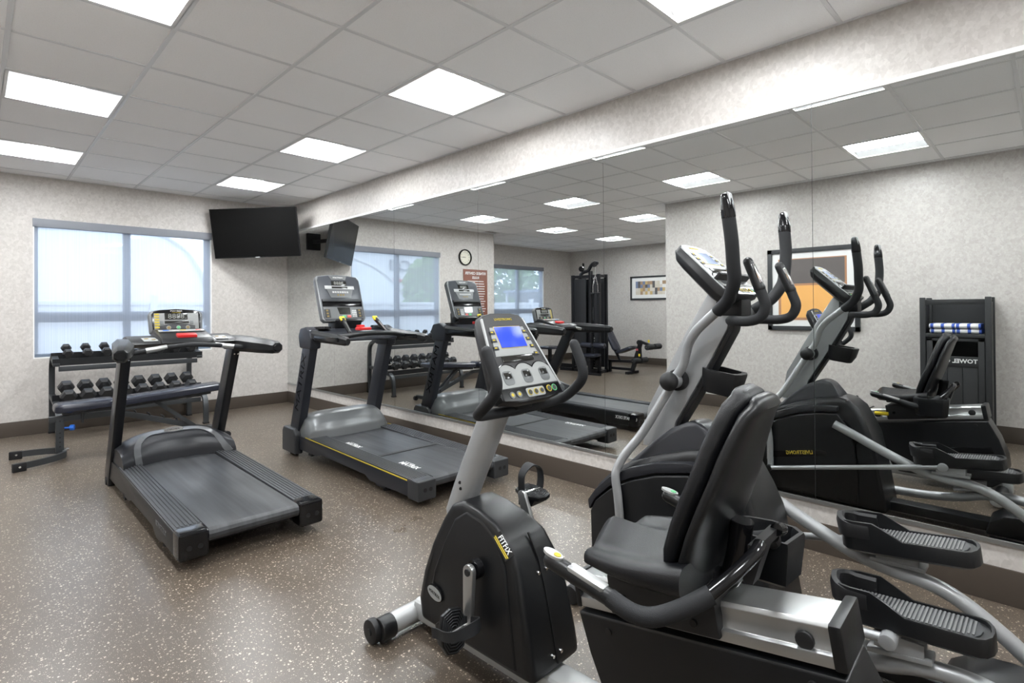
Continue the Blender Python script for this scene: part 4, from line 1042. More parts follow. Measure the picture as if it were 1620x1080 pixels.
hl = .162
def bike_console(par, hM, off, lit):
    ol = [(-.155, -hl+.004), (-.162, -hl+.03), (-.108, hl-.02), (-.095, hl-.003), (-.05, hl+.006), (.05, hl+.006), (.095, hl-.003), (.108, hl-.02), (.162, -hl+.03), (.155, -hl+.004), (.07, -hl-.010), (-.07, -hl-.010)]
    def cring(k, z, dy=0): return [hM @ V(x*k, y*k+dy, z) for x, y in ol]
    hd = MB(off).rings([cring(.70, -.075, -.01), cring(.90, -.062, -.006), cring(1.0, -.036), cring(1.01, -.030), cring(1.0, -.024), cring(1.0, -.006), cring(.985, 0)]).build('console', BLK, par, 32)
    MB(off).plate([(x*.955, y*.965) for x, y in ol], -.002, .0015, hM).build('console_face', mat('console_dark_face', (.035, .035, .036), .5) if lit else PANELG, hd)  # elliptical's face is light grey: washed-out glare put into its colour
    for s_ in (-1, 1):
        MB(off).plate([(s_*.160, -hl+.03), (s_*.107, hl-.018), (s_*.100, hl-.018), (s_*.152, -hl+.03)], -.004, .003, hM).build('side_trim', SILD, hd)
    MB(off).plate([(-.108, -.002), (-.085, .108), (.085, .108), (.108, -.002)], .001, .003, hM).build('key_field', PANELG, hd)
    MB(off).box((-.068, .026, .002), (.068, .111, .004), .001, hM).build('display_bezel', YEL, hd)
    MB(off).box((-.066, .028, .003), (.066, .109, .0052), .001, hM).build('lit_display' if lit else 'display', LCD if lit else mat('glare_pale_display', (.30, .36, .50), .15), hd)  # elliptical's display colour carries the same glare
    MB(off).box((-.085, -.026, .001), (.072, -.004, .005), .001, hM).build('display', DISP, hd)
    for s_ in (-1, 1):
        for k in range(4):
            z_ = .088-k*.030
            if s_ < 0 and k == 3: continue
            kk = MB(off).box((s_*(.083+.005*k)-.012, z_-.007, .002), (s_*(.083+.005*k)+.012, z_+.007, .0055), .002, hM).build('key', GREYP, hd)
            MB(off).box((s_*(.083+.005*k)-.008, z_-.002, .0055), (s_*(.083+.005*k)+.003, z_+.003, .0062), .001, hM).build('key_mark', YEL, kk)
    # three-lobed light panel
    top = []
    for i in range(31):
        x = -.132+.264*i/30; top.append((x, -.052+.020*abs(math.cos(x/.264*3*PI))**.8-.10*abs(x)**1.6*.6))
    MB(off).plate([(-.146, -.118)]+top+[(.146, -.118)], .001, .0035, hM).build('lobed_panel', PANELG, hd)
    MB(off).tube([hM @ V(x, y, .0035) for x, y in top], .002, 6, 0).build('lobe_outline', BLKG, hd)
    for x_ in (-.092, .002, .092):
        MB(off).plate([(x_+a, -.083+b) for a, b in rrect(.046, .050, .012, 3)], .003, .005, hM).build('window_bezel', HOOD, hd)
        MB(off).box((x_-.017, -.086, .0045), (x_+.017, -.064, .0062), .001, hM).build('display', DISP, hd)
    MB(off).plate([(x_, y_) for x_, y_ in [(-.148, -.158), (-.147, -.122), (.147, -.122), (.148, -.158), (.07, -.166), (-.07, -.166)]], .001, .003, hM).build('lower_face', BLKG, hd)
    MB(off).plate(rrect(.092, .032, .008, 3), .002, .0045, hM @ Matrix.Translation((.012, -.143, 0))).build('program_key_field', PANELG, hd)
    for x_ in (-.018, .012, .042): MB(off).cyl(hM @ V(x_, -.143, .003), hM @ V(x_, -.143, .0065), .0105, seg=18, mt=YEL).cyl(hM @ V(x_, -.143, .006), hM @ V(x_, -.143, .0075), .0085, seg=18, mt=GREYP).build('key', GREYP, hd)
    for x_ in (-.105, -.072): MB(off).cyl(hM @ V(x_, -.143, .002), hM @ V(x_, -.143, .0055), .0115, seg=18, mt=HOOD).cyl(hM @ V(x_, -.143, .005), hM @ V(x_, -.143, .0062), .006, seg=14, mt=YEL).build('key', HOOD, hd)
    for x_, m_ in ((.085, YEL), (.113, GRN)): MB(off).cyl(hM @ V(x_, -.140, .002), hM @ V(x_, -.140, .005), .0125, seg=18, mt=m_).cyl(hM @ V(x_, -.140, .0045), hM @ V(x_, -.140, .0058), .0095, seg=18, mt=GREYP).build('key', m_, hd)
    text('lettering', 'LIVESTRONG', .013, hM @ Matrix.Translation((0, .140, .002)), YEL, hd, off, sx=1.2)
    return hd

# ============================================================ ELLIPTICAL
xc = 2.24; eo = (xc, .7, 0)
el = empty('elliptical_trainer', eo, 'black and silver elliptical trainer beside the mirror behind the bike seat', 'elliptical trainer')
def P(u, y, z): return V(xc+u, y, z)
# shroud
main = [(1.50, .03), (1.58, .10), (1.60, .26), (1.59, .40), (1.55, .46), (1.48, .53), (1.38, .595), (1.23, .655), (1.10, .695), (1.00, .712), (.93, .70), (.875, .65), (.835, .57), (.80, .48), (.765, .30), (.735, .12), (.72, .03)]
def tp(c):
    k = 1-.30*max(0, (c.z-.35)/.36)**1.5-.15*max(0, (c.y-1.35)/.25)
    return V(xc+(c.x-xc)*k, c.y, c.z)
sh = MB(eo).prism(main, xc-.165, xc+.165, 'x', .035, taper=tp, seg=3).build('shroud', BLK, el, 35)
hump = [(1.46, .52), (1.38, .60), (1.28, .70), (1.20, .765), (1.13, .80), (1.085, .81), (1.04, .79), (.99, .72), (.96, .66), (.98, .60)]
MB(eo).prism(hump, xc-.115, xc+.115, 'x', .025, taper=lambda c: V(xc+(c.x-xc)*(1-.45*max(0, (c.z-.6)/.21)), c.y, c.z), seg=3).build('upper_shroud', HOODD, el, 35)
arc = [(1.585, .385), (1.54, .445), (1.46, .52), (1.36, .578), (1.22, .63), (1.08, .655), (.985, .655), (.985, .625), (1.08, .615), (1.22, .585), (1.35, .535), (1.46, .475), (1.54, .40), (1.575, .34)]
pan = [(1.565, .34), (1.535, .395), (1.455, .465), (1.35, .525), (1.22, .575), (1.08, .605), (.985, .612), (.93, .54), (.89, .42), (.87, .25), (.87, .06), (1.50, .06), (1.56, .14)]
for s_ in (-1, 1):
    xs = sorted((xc+s_*.10, xc+s_*.172)); xp = sorted((xc+s_*.10, xc+s_*.178))
    MB(eo).prism(arc, xs[0], xs[1], 'x', .008).build('arched_band', HOODD, sh)
    pn = MB(eo).prism(pan, xp[0], xp[1], 'x', .012, seg=3).build('side_panel', BLK, sh)
    MB(eo).prism([(.935, .56), (.96, .575), (.925, .50), (.89, .43), (.875, .44), (.90, .51)], xc+s_*.10-.06, xc+s_*.10+.068, 'x').build('tube_slot_shade', BLKG, sh)  # dark block stands for the shade inside the pedal tube opening
    # badge
    bp_ = [(1.39, .285), (1.38, .305), (1.07, .365), (1.045, .355), (1.05, .335), (1.36, .268)]
    bd = MB(eo).prism(bp_, min(xc+s_*.178, xc+s_*.181), max(xc+s_*.178, xc+s_*.181), 'x').build('badge', BLKG, pn)
    d = V(0, s_, -.19*s_)
    text('lettering', 'LIVESTRONG', .034, frame((xc+s_*.1813, 1.21, .325), d, (0, .0, 1)), YEL, bd, eo, sx=.85, bold=.0008)
    MB(eo).cyl(P(s_*.12, .94, .69), P(s_*.135, .94, .69), .008, seg=10).build('screw', CHR, sh)
# mast
mast = [(1.33, .66), (1.29, .83), (1.098, 1.205), (1.03, 1.345), (.925, 1.295), (.955, 1.21), (1.065, 1.0), (1.19, .79), (1.22, .66)]
ms_ = MB(eo).prism([(1.36, .66), (1.33, .84), (1.13, 1.205), (1.035, 1.36), (.935, 1.285), (.955, 1.205), (1.075, .985), (1.19, .79), (1.215, .66)], xc-.045, xc+.045, 'x', .010).build('mast', SIL, el)
MB(eo).prism([(1.205, .70), (1.185, .79), (1.07, .985), (.95, 1.205), (.935, 1.27), (.918, 1.262), (.935, 1.195), (1.055, .975), (1.172, .78), (1.190, .70)], xc-.040, xc+.040, 'x', .004).build('mast_rear_channel', BLK, el)
# pivot shaft, collars and balls
PY, PZ = 1.170, .980
MB(eo).cyl(P(-.12, PY, PZ), P(.12, PY, PZ), .018).build('pivot_shaft', BLKM, el)
low = [(.205, 1.385, .255), (.205, 1.385, .36), (.205, 1.393, .45), (.20, 1.408, .535), (.188, 1.405, .575), (.168, 1.378, .635), (.13, 1.308, .74), (.108, 1.225, .885), (.098, 1.178, .965)]
upp = [(.098, 1.165, .995), (.100, 1.128, 1.045), (.108, 1.108, 1.10), (.118, 1.090, 1.145), (.14, 1.045, 1.20), (.162, .988, 1.245), (.190, .915, 1.298)]
foam = [(.178, .937, 1.281), (.197, .900, 1.308), (.222, .868, 1.338), (.252, .838, 1.398), (.270, .834, 1.46), (.284, .833, 1.54), (.291, .841, 1.634)]
for s_ in (-1, 1):
    T_ = lambda q: [P(.007+s_*w_, a, b) for w_, a, b in q]
    MB(eo).tube(T_(low), .0195, 16).build('swing_arm_lower', SIL, el)
    MB(eo).tube(T_(upp), .0195, 16).build('swing_arm_upper', SIL, el)
    MB(eo).tube(T_(foam), .0245, 18).build('foam_grip', FOAM, el)
    cp = MB(eo).tube([P(.007+s_*.291, .840, 1.628), P(.007+s_*.293, .842, 1.652), P(.007+s_*.295, .844, 1.674), P(.007+s_*.298, .848, 1.700)], [.0255, .0255, .023, .018], 16, 4, dome=True).build('grip_cap', BLKG, el)
    MB(eo).prism([(.824, 1.668), (.830, 1.712), (.840, 1.720), (.830, 1.664)], xc+.007+s_*.296-.014, xc+.007+s_*.296+.014, 'x', .003).build('cap_sensor', SILD, cp)
    MB(eo).cyl(P(s_*.076, PY, PZ), P(s_*.120, PY, PZ), .034, seg=24, bev=.003).build('arm_collar', SIL, el)
    MB(eo).sphere(P(s_*.136, PY, PZ), .041, 28, (.85, 1, 1)).build('ball_cap', BLKM, el)
    MB(eo).cyl(P(s_*.040, PY, PZ), P(s_*.078, PY, PZ), .047, seg=26, bev=.008).build('inner_hub', BLKM, el)
# console
eM = frame(P(0, (1.135+.895)/2, (1.567+1.352)/2), (1, 0, 0), (0, .240, .215))
cs = bike_console(el, eM, eo, False)
MB(eo).box((-.15, -.085, .0), (.15, -.070, .035), .005, eM).build('reading_ledge', BLKM, cs)
MB(eo).box(P(-.05, .89, 1.26), P(.05, 1.0, 1.33), .01).build('console_bracket', BLKM, el)
# fixed grips
for s_ in (-1, 1):
    pts = [P(0, .925, 1.243), P(s_*.10, .915, 1.243), P(s_*.150, .88, 1.243), P(s_*.166, .82, 1.243), P(s_*.168, .775, 1.258), P(s_*.168, .755, 1.300), P(s_*.168, .768, 1.345), P(s_*.168, .779, 1.372)]
    MB(eo).tube(pts, .0195, 16).build('fixed_grip', FOAM, el)
    a, b = P(s_*.168, .775, 1.365), P(s_*.166, .818, 1.468)
    sg_ = MB(eo).tube([a, (a+b)/2, b], [.0215, .019, .0185], 16, 4, dome=True).build('sensor_grip', BLK, el)
    dd = (b-a); n = V(0, -.1, .04)
    MB(eo).bar(a+dd*.15+V(-.006, -.016, .006), a+dd*.85+V(-.006, -.014, .006), .020, .010, bev=.003).build('sensor_plate', CHR, sg_)
MB(eo).bar(P(0, .935, 1.243), P(0, 1.03, 1.22), .06, .035, bev=.005).build('grip_bracket', BLKM, el)
# cup holder
cup = MB(eo)
ol = [(-.075, .02), (-.06, .05), (-.03, .065), (.03, .065), (.06, .05), (.075, .02), (.06, -.09), (.03, -.105), (-.03, -.105), (-.06, -.09)]
cM2 = frame(P(0, 1.005, 1.035), (1, 0, 0), (0, 1, .16))
R = [[cM2 @ V(x*a, y*a+o2, z) for x, y in ol] for a, z, o2 in ((.74, -.10, 0), (.92, -.06, 0), (1.0, -.006, 0), (.99, .0, 0), (.80, .0, 0), (.78, -.05, 0))]
cup.rings(R); cup.build('cup_holder', BLK, el, 35)
MB(eo).bar(P(0, 1.06, .985), P(0, 1.12, .97), .07, .05).build('cup_bracket', BLKM, el)
# link rods, pedal tubes, pedals
MB(eo).tube([P(-.235, 1.385, .215), P(-.235, .8, .225), P(-.235, .375, .262)], .0145, 14, 1).build('link_rod', SIL, el)
MB(eo).tube([P(.235, 1.385, .20), P(.235, .9, .30), P(.235, .45, .392)], .0145, 14, 1).build('link_rod', SIL, el)
for s_, z in ((-1, .215), (1, .20)):
    MB(eo).cyl(P(s_*.255, 1.385, z), P(s_*.19, 1.385, z), .021, seg=18, bev=.003).build('link_joint', BLK, el)
    MB(eo).cyl(P(s_*.205, 1.385, z), P(s_*.205, 1.385, .27), .0195, seg=16).build('arm_end', SIL, el)
MB(eo).cyl(P(-.262, .372, .262), P(-.15, .372, .262), .024, seg=20, bev=.003).build('pedal_knuckle', SIL, el)
MB(eo).cyl(P(.262, .445, .393), P(.17, .445, .393), .024, seg=20, bev=.003).build('pedal_knuckle', SIL, el)
tR = [(1.0, .545), (.88, .488), (.76, .428), (.60, .356), (.50, .325), (.42, .312), (.34, .305), (.27, .286), (.20, .248), (.12, .19), (.02, .115), (-.15, .06), (-.30, .055)]
tL = [(1.0, .13), (.80, .105), (.62, .108), (.50, .120), (.40, .138), (.32, .165), (.24, .180), (.16, .180), (.08, .160), (-.04, .11), (-.18, .06), (-.30, .055)]
XRt, XLt = 2.42, 2.085
MB(eo).tube([V(XRt, a, b) for a, b in tR], .0265, 18).build('pedal_arm', SIL, el)
MB(eo).tube([V(XLt, a, b) for a, b in tL], .0265, 18).build('pedal_arm', SIL, el)
def pedal(xp, yr, zr, yf, zf):
    "tray from heel (yr) to toe (yf)"
    o_ = V(xp, (yr+yf)/2, (zr+zf)/2); u = V(0, yf-yr, zf-zr); Ln = u.length
    Mp = frame(o_, u, (-1, 0, 0))      # x toe, y -> left, z up
    hw_ = .076
    out = [(Ln/2-.01+.03*math.cos(a), hw_*math.sin(a)) for a in [math.radians(q) for q in (-60, -30, 0, 30, 60)]]
    ol = [(-Ln/2+.03, -hw_), (.0, -hw_*1.02), (.05, -hw_*1.03), (.09, -hw_*1.04), (Ln/2-.05, -hw_*1.04)]+[(Ln/2-.05+.055*math.sin(math.radians(q)), -hw_*math.cos(math.radians(q))*1.04) for q in (30, 60, 90, 120, 150)]+[(Ln/2-.05, hw_*1.04), (.09, hw_*1.04), (.05, hw_*1.03), (.0, hw_*1.02), (-Ln/2+.03, hw_)]+[(-Ln/2+.03-.035*math.sin(math.radians(q)), hw_*math.cos(math.radians(q))) for q in (30, 60, 90, 120, 150)]
    sc = lambda p, k: ((p[0])*k if abs(p[0]) else p[0], p[1]*k)
    b = MB(eo); n = len(ol)
    def ring(ins, z, lift=0):
        r = []
        for x, y in ol:
            kx = 1-ins/(Ln/2); ky = 1-ins/hw_
            t = min(1, max(0, (x-.0)/.09)); zz = z+lift*t*t*(3-2*t)
            r.append(Mp @ V(x*kx, y*ky, zz))
        return r
    b.rings([ring(.012, -.055), ring(.0, -.045), ring(0, .0, .045), ring(.002, .006, .052), ring(.010, .006, .052), ring(.012, -.004, 0)])
    p = b.build('pedal', BLK, el, 35)
    t = MB(eo)
    t.plate([(x*.86, y*.80) for x, y in ol], -.006, .001, Mp)
    t.build('tread_plate', GREYP, p)
    t = MB(eo); k = 30
    for i in range(k):
        x = -Ln/2*.80+i*(Ln*.80)/k
        wy = hw_*.76*(1 if -Ln*.36 < x < Ln*.36 else .8)
        t.box((x, -wy, .0), (x+.0055, wy, .0045), 0, Mp)
    t.build('tread_rib', mat('tread_grey', (.13, .13, .13), .5), p)
    # toe guard: hood over the toe end
    g_ = MB(eo); R = []
    for q in range(-100, 101, 10):
        a = math.radians(q); cx_, cy_ = Ln/2-.045, 0
        k_ = max(0, 1-abs(q)/135)
        rx, ry = .052, hw_*.98
        if abs(q) > 90: px_ = cx_-(abs(q)-90)*.006; py_ = ry*(1 if q > 0 else -1)
        else: px_ = cx_+rx*math.cos(a); py_ = ry*math.sin(a)
        nx, ny = (math.cos(a), math.sin(a)) if abs(q) <= 90 else (0, math.copysign(1, q))
        h_ = .040+.030*k_
        R.append([Mp @ V(px_+nx*dx, py_+ny*dx, dz) for dx, dz in ((.006, .0), (.009, h_*.7), (.004, h_), (-.012, h_+.003), (-.020, h_-.006), (-.014, h_*.5), (-.012, 0))])
    g_.rings(R); g_.build('toe_guard', BLKM, p, 45)
    return p
pedal(2.405, .185, .472, .590, .425)
pedal(2.095, .130, .340, .535, .318)
for xp, y0, y1, z, dz in ((XRt, .33, .50, .352, .0), (XLt, .27, .44, .210, .06)):
    MB(eo).bar((xp, y0, z), (xp, y1, z-.005 if xp > 2.2 else z-.025), .075, .016, bev=.004).bar((xp-.03, y0+.02, z+.02), (xp-.03, y1-.02, z+.02), .01, .05).bar((xp+.03, y0+.02, z+.02), (xp+.03, y1-.02, z+.02), .01, .05).build('pedal_bracket', SIL, el)
# base and rear housing
MB(eo).box(P(-.055, -.55, .03), P(.055, .90, .085), .006).build('base_beam', BLK, el)
MB(eo).box(P(-.30, -.62, .0), P(.30, -.54, .06), .012).build('rear_crossbar', BLK, el)
MB(eo).prism([(-.55, .085), (-.50, .13), (.10, .155), (.20, .145), (.26, .10), (.28, .03), (-.55, .03)], xc-.11, xc+.11, 'x', .015).build('rear_housing', BLK, el)
for s_ in (-1, 1): MB(eo).box(P(s_*.165-.045, -.52, .012), P(s_*.165+.045, .26 if s_ > 0 else .05, .030), .004).build('roller_track', BLKG, el)
MB(eo).box(P(-.36, 1.475, .025), P(.36, 1.545, .075), .010).build('front_crossbar', BLK, el)
for s_ in (-1, 1):
    MB(eo).cyl(P(s_*.36, 1.51, .040), P(s_*.395, 1.51, .040), .040, seg=22, bev=.004).build('transport_wheel', BLKM, el)
    MB(eo).cyl(P(s_*.28, 1.51, 0), P(s_*.28, 1.51, .03), .025).build('levelling_foot', BLKM, el)
    MB(eo).cyl(P(s_*.25, -.58, 0), P(s_*.25, -.58, .02), .03).build('levelling_foot', BLKM, el)

# ============================================================ RECUMBENT BIKE (local axes: y towards the window wall)
RB = V(1.352, 1.0, 0)
rb = empty('recumbent_bike', RB, 'black and silver recumbent exercise bike with lit blue display, in the foreground', 'exercise bike', rz=.036)
o0 = (0, 0, 0)
def Q(x, y, z): return V(x, y-1.0, z)       # y given as in the room
def pf(pts): return [(a-1.0, b) for a, b in pts]
# frame tube and front stabiliser
MB().prism(rrect(.105, .085, .02, 3), -.80, .86, 'y', M=Matrix.Translation((0, 0, .075))).build('main_tube', SILD, rb)
MB().tube([Q(-.205, 1.875, .055), Q(0, 1.875, .055), Q(.205, 1.875, .055)], .040, 20, 1).build('front_stabiliser', SILD, rb)
for s_ in (-1, 1):
    c_ = MB().cyl(Q(s_*.150, 1.875, .052), Q(s_*.212, 1.875, .052), .045, seg=24, bev=.005).build('stabiliser_cap', BLK, rb)
    MB().cyl(Q(s_*.205, 1.900, .047), Q(s_*.236, 1.900, .047), .046, seg=26, bev=.005).cyl(Q(s_*.236, 1.900, .047), Q(s_*.241, 1.900, .047), .014, seg=16).build('transport_wheel', BLKM, rb)
# drive housing
pr = [(1.725, .12), (1.738, .20), (1.71, .31), (1.672, .42), (1.625, .52), (1.585, .580), (1.53, .598), (1.45, .588), (1.36, .562), (1.285, .522), (1.235, .445), (1.20, .33), (1.17, .20), (1.155, .12)]
def tpf(c):
    k = 1-.36*max(0, (c.z-.28)/.32)**1.4
    return V(c.x*k, c.y, c.z)
hs_ = MB().prism(pf(pr), -.125, .125, 'x', .028, taper=tpf, seg=4).build('drive_housing', BLK, rb, 35)
pr2 = [(1.655, .135), (1.665, .22), (1.64, .33), (1.60, .44), (1.555, .535), (1.50, .572), (1.42, .56), (1.335, .52), (1.285, .44), (1.255, .32), (1.225, .14)]
for s_ in (-1, 1):
    sp_ = MB().prism(pf(pr2), s_*.1, s_*.131, 'x', .010, taper=tpf, seg=3).build('side_cover', BLK, hs_, 35)
MB().prism(pf([(1.160, .14), (1.205, .34), (1.24, .455), (1.285, .53), (1.281, .533), (1.234, .458), (1.199, .342), (1.154, .14)]), -.003, .003, 'x').build('rear_seam', BLKM, hs_)
for z, y in ((.42, 1.222), (.17, 1.162)):
    for s_ in (-1, 1): MB().cyl(Q(s_*.02, y+.004, z), Q(s_*.02, y-.006, z), .006, seg=10).build('screw', CHR, hs_)
# badge on the left side
bM = frame(Q(-.1325, 1.625, .255), (0, -1, -.22), (0, -.22, 1))
MB().plate([(.044*math.cos(2*PI*j/28), .027*math.sin(2*PI*j/28)) for j in range(28)], -.004, .002, bM).build('badge_rim', BLKG, hs_)
MB().plate([(.040*math.cos(2*PI*j/28), .023*math.sin(2*PI*j/28)) for j in range(28)], -.002, .0035, bM).build('oval_badge', PANELG, hs_)
text('lettering', 'MATRIX', .015, bM @ Matrix.Translation((0, 0, .0038)), BLKM, hs_, sx=1.1)
# sticker on the shoulder of the housing
kM = frame(Q(-.086, 1.305, .498), (0.10, -.62, -.52), (.62, .5, -.5))
stn = V(-.72, -.30, .62)
u_s = V(-.02, -.66, -.62).normalized(); w_s = stn.cross(u_s).normalized()
kM = frame(Q(-.100, 1.305, .510), u_s, w_s) @ Matrix.Scale(.8, 4)
MB().box((-.055, -.022, 0), (.055, .022, .0025), 0, kM).build('sticker', BLKG, hs_)
text('lettering', 'FITFIX', .030, kM @ Matrix.Translation((0, .008, .003)), WHT, hs_, bold=.0006)
MB().box((-.052, -.010, .002), (.052, -.005, .0032), 0, kM).box((-.05, -.016, .002), (.05, -.012, .0032), 0, kM).build('sticker_line', YEL, hs_)
# cranks and pedals
def crank(s_, y1, z1):
    c0 = Q(s_*.165, 1.40, .418); c1 = Q(s_*.170, y1, z1)
    d = (c1-c0).normalized(); Mk = frame(c0, d, (0, d.z, -d.y)); Ln = (c1-c0).length
    ol = [(.0+.024*math.cos(math.radians(q)), .024*math.sin(math.radians(q))) for q in range(90, 271, 20)]+[(Ln+.018*math.cos(math.radians(q)), .018*math.sin(math.radians(q))) for q in range(-90, 91, 20)]
    ck_ = MB().plate(ol, -.009, .009, Mk, bev=.003).build('crank_arm', ALU, rb, 35)
    MB().cyl(Q(s_*.12, 1.40, .418), Q(s_*.178, 1.40, .418), .012, seg=14).build('crank_bolt', BLKM, ck_)
    MB().cyl(Q(s_*.125, 1.40, .418), Q(s_*.150, 1.40, .418), .032, seg=22).build('crank_collar', BLKG, rb)
    MB().cyl(c1, c1+V(s_*.10, 0, 0), .007, seg=12).build('pedal_axle', CHR, ck_)
    return c1
cL = crank(-1, 1.402, .248); cR = crank(1, 1.462, .575)
def bpedal(c, s_, tilt):
    "foot platform with strap"
    ctr = c+V(s_*.062, 0, 0)
    u = V(0, math.cos(tilt), math.sin(tilt))          # toe direction
    Mp = frame(ctr, u, (-1, 0, 0))
    ol = [(-.060, -.035), (-.070, 0), (-.060, .035), (-.03, .050), (.03, .050), (.060, .038), (.070, 0), (.060, -.038), (.03, -.050), (-.03, -.050)]
    p = MB().plate(ol, -.016, .0, Mp, bev=.004).prism([(-.03, -.045), (.03, -.045), (.045, -.016), (-.045, -.016)], -.04, .04, 'y', .004, M=Mp).build('foot_pedal', BLK, rb)
    rg_ = MB()
    for k in range(6):
        f_r = .9-k*.13
        rg_.tube([Mp @ V(x*f_r, y*f_r, .002) for x, y in ol], .0016, 6, 0, closed=True)
    rg_.build('grip_ridge', GREYP, p)
    st = MB(); R = []
    pts = catmull([V(.01, -.052, -.012), V(.012, -.058, .03), V(.02, -.050, .075), (.026, 0, .100), V(.02, .050, .075), V(.012, .058, .03), V(.01, .052, -.012), V(.008, .05, -.05)], 5)
    for i, q in enumerate(pts):
        d = (pts[min(i+1, len(pts)-1)]-pts[max(i-1, 0)]).normalized(); n = V(1, 0, 0).cross(d).normalized()
        wd = .014+.006*math.exp(-((q.y)/.05)**2)
        R.append([Mp @ (q+V(a*wd, 0, 0)+n*(b*.0022)) for a, b in ((-1, -1), (1, -1), (1, 1), (-1, 1))])
    st.rings(R).build('pedal_strap', FOAM, p)
bpedal(cL, -1, 1.38); bpedal(cR, 1, .12)
# console post
R = []
for t, (y, z) in enumerate([(1.645, .50), (1.60, .60), (1.53, .74), (1.455, .89), (1.40, 1.00), (1.385, 1.04)]):
    c_ = Q(0, y, z); d = V(0, -.48, .88); n = V(0, .88, .48)
    R.append([c_+V(.042*math.cos(2*PI*j/24), 0, 0)+n*(.058*math.sin(2*PI*j/24)) for j in range(24)])
MB().rings(R).build('console_post', SIL, rb)
for k in range(2): MB().cyl(Q(-.038, 1.585+.004*k, .625+.022*k), Q(-.044, 1.58+.004*k, .625+.022*k), .006, seg=10).build('bolt', BLKM, rb)
# console
cp0 = V(1.412, 1.277); cp1 = V(1.250, .996)     # top and bottom of the face (y,z)
fc = Q(.004, (1.412+1.250)/2, (1.277+.996)/2); hl = .162
hM = frame(fc, (1, 0, 0), (0, .162, .281))
bike_console(rb, hM, (0, 0, 0), True)
MB().box(Q(-.04, 1.29, .95), Q(.04, 1.40, 1.01), .012).build('console_bracket', BLKM, rb)
# handlebar
half = [(.225, 1.248, 1.165), (.224, 1.224, 1.115), (.223, 1.208, 1.070), (.224, 1.216, 1.035), (.226, 1.250, 1.000), (.220, 1.290, .968), (.190, 1.312, .955), (.10, 1.318, .950), (0, 1.320, .948)]
pts = [Q(-a, b, c_) for a, b, c_ in half]+[Q(a, b, c_) for a, b, c_ in half[-2::-1]]
MB().tube(pts, .0182, 18, 6, dome=True).build('handlebar', FOAM, rb)
MB().bar(Q(0, 1.32, .948), Q(0, 1.43, .925), .06, .04, bev=.006).build('bar_clamp', BLKM, rb)
# rear housing under the rail
pr = [(1.005, .405), (.96, .30), (.91, .20), (.86, .11), (.82, .07), (.30, .07), (.235, .12), (.215, .20), (.222, .28), (.26, .40), (.312, .505), (.315, .512)]
rh = MB().prism(pf(pr), -.098, .098, 'x', .018, taper=lambda c: V(c.x*(1-.12*max(0, (c.z-.3)/.2)), c.y, c.z), seg=3).build('rear_housing', BLK, rb, 35)
for s_ in (-1, 1):
    MB().prism(pf([(.70, .13), (.69, .20), (.65, .25), (.58, .285), (.45, .315), (.30, .34), (.285, .30), (.42, .265), (.53, .23), (.56, .19), (.57, .13)]), s_*.085, s_*.103, 'x', .006).build('swoosh_cover', BLKG, rh)
    for y, z in ((.38, .475), (.90, .385)): MB().cyl(Q(s_*.088, y, z), Q(s_*.096, y, z), .010, seg=14).build('screw_recess', BLKM, rh)
ra, rbb = Q(0, 1.005, .425), Q(0, .335, .532)
rd = (rbb-ra).normalized(); rM = frame(ra, rd, (1, 0, 0)); RL = (rbb-ra).length
# frame: x along rail, y = +x room, z = x cross y
zz = rM.to_3x3() @ V(0, 0, 1); sgn = 1 if zz.z > 0 else -1
if sgn < 0: rM = frame(ra, rd, (-1, 0, 0))
rl = MB()
rl.prism([(-.082, -.008), (-.082, .018), (-.070, .020), (-.064, .045), (-.066, .068), (-.058, .078), (.058, .078), (.066, .068), (.064, .045), (.070, .020), (.082, .018), (.082, -.008)], .004, RL-.004, 'x', .002, M=rM)
rl.build('seat_rail', ALU, rb)
for a, b in ((-.012, .006), (RL-.006, RL+.022)): MB().box((a, -.086, -.012), (b, .086, .084), .008, rM).build('rail_end_cap', BLK, rb)
for s_ in (-1, 1):
    for t in (.055, RL-.06): MB().cyl(rM @ V(t, s_*.066, .035), rM @ V(t, s_*.078, .035), .020, seg=16, bev=.003).build('rail_stop', BLKM, rb)
# carriage
MB().box((.12, -.098, .0), (.43, .098, .105), .006, rM).build('seat_carriage', BLKM, rb)
for s_ in (-1, 1):
    for t, zq in ((.17, .05), (.37, .03)): MB().cyl(rM @ V(t, s_*.098, zq), rM @ V(t, s_*.106, zq), .009, seg=14).build('bolt', BLKG, rb)
MB().box(Q(-.08, .62, .57), Q(.08, .90, .605), .008).build('seat_bracket', BLKG, rb)
MB().cyl(Q(.118, .965, .487), Q(.118, .875, .490), .013, seg=16, bev=.004).build('yellow_lever', YELB, rb)
# seat cushion
def seatring(t):
    # t 0 front .. 1 back
    y = .972-.345*t
    hw_ = .170+.045*math.sin(min(t*1.5, 1)*PI/2) if t > 0 else .15
    if t < .08: hw_ = .165*(.55+.45*(t/.08)**.5)
    n = 28; r = []
    for j in range(n):
        a = 2*PI*j/n; cx_ = math.copysign(abs(math.cos(a))**.55, math.cos(a)); sx_ = math.copysign(abs(math.sin(a))**.7, math.sin(a))
        x = hw_*cx_
        topz = .648+.012*t+.030*t**3 + (.030*math.exp(-((x)/.045)**2)*(1-t)**1.1) - .026*math.exp(-((abs(x)-.105)/.05)**2)*(1-.5*t) + .016*(abs(x)/.2)**4*t
        if t < .12: topz -= .035*(1-t/.12)**2
        botz = .585+.008*t
        if t < .12: botz += .02*(1-t/.12)**2
        mid = (topz+botz)/2
        r.append(Q(x, y+ .02*(1-t)*(-(abs(x)/hw_)**2), mid+(topz-botz)/2*sx_))
    return r
MB().rings([seatring(t) for t in (0, .02, .05, .1, .17, .27, .38, .5, .62, .74, .86, .95, 1)]).build('seat_cushion', VIN, rb, 50)
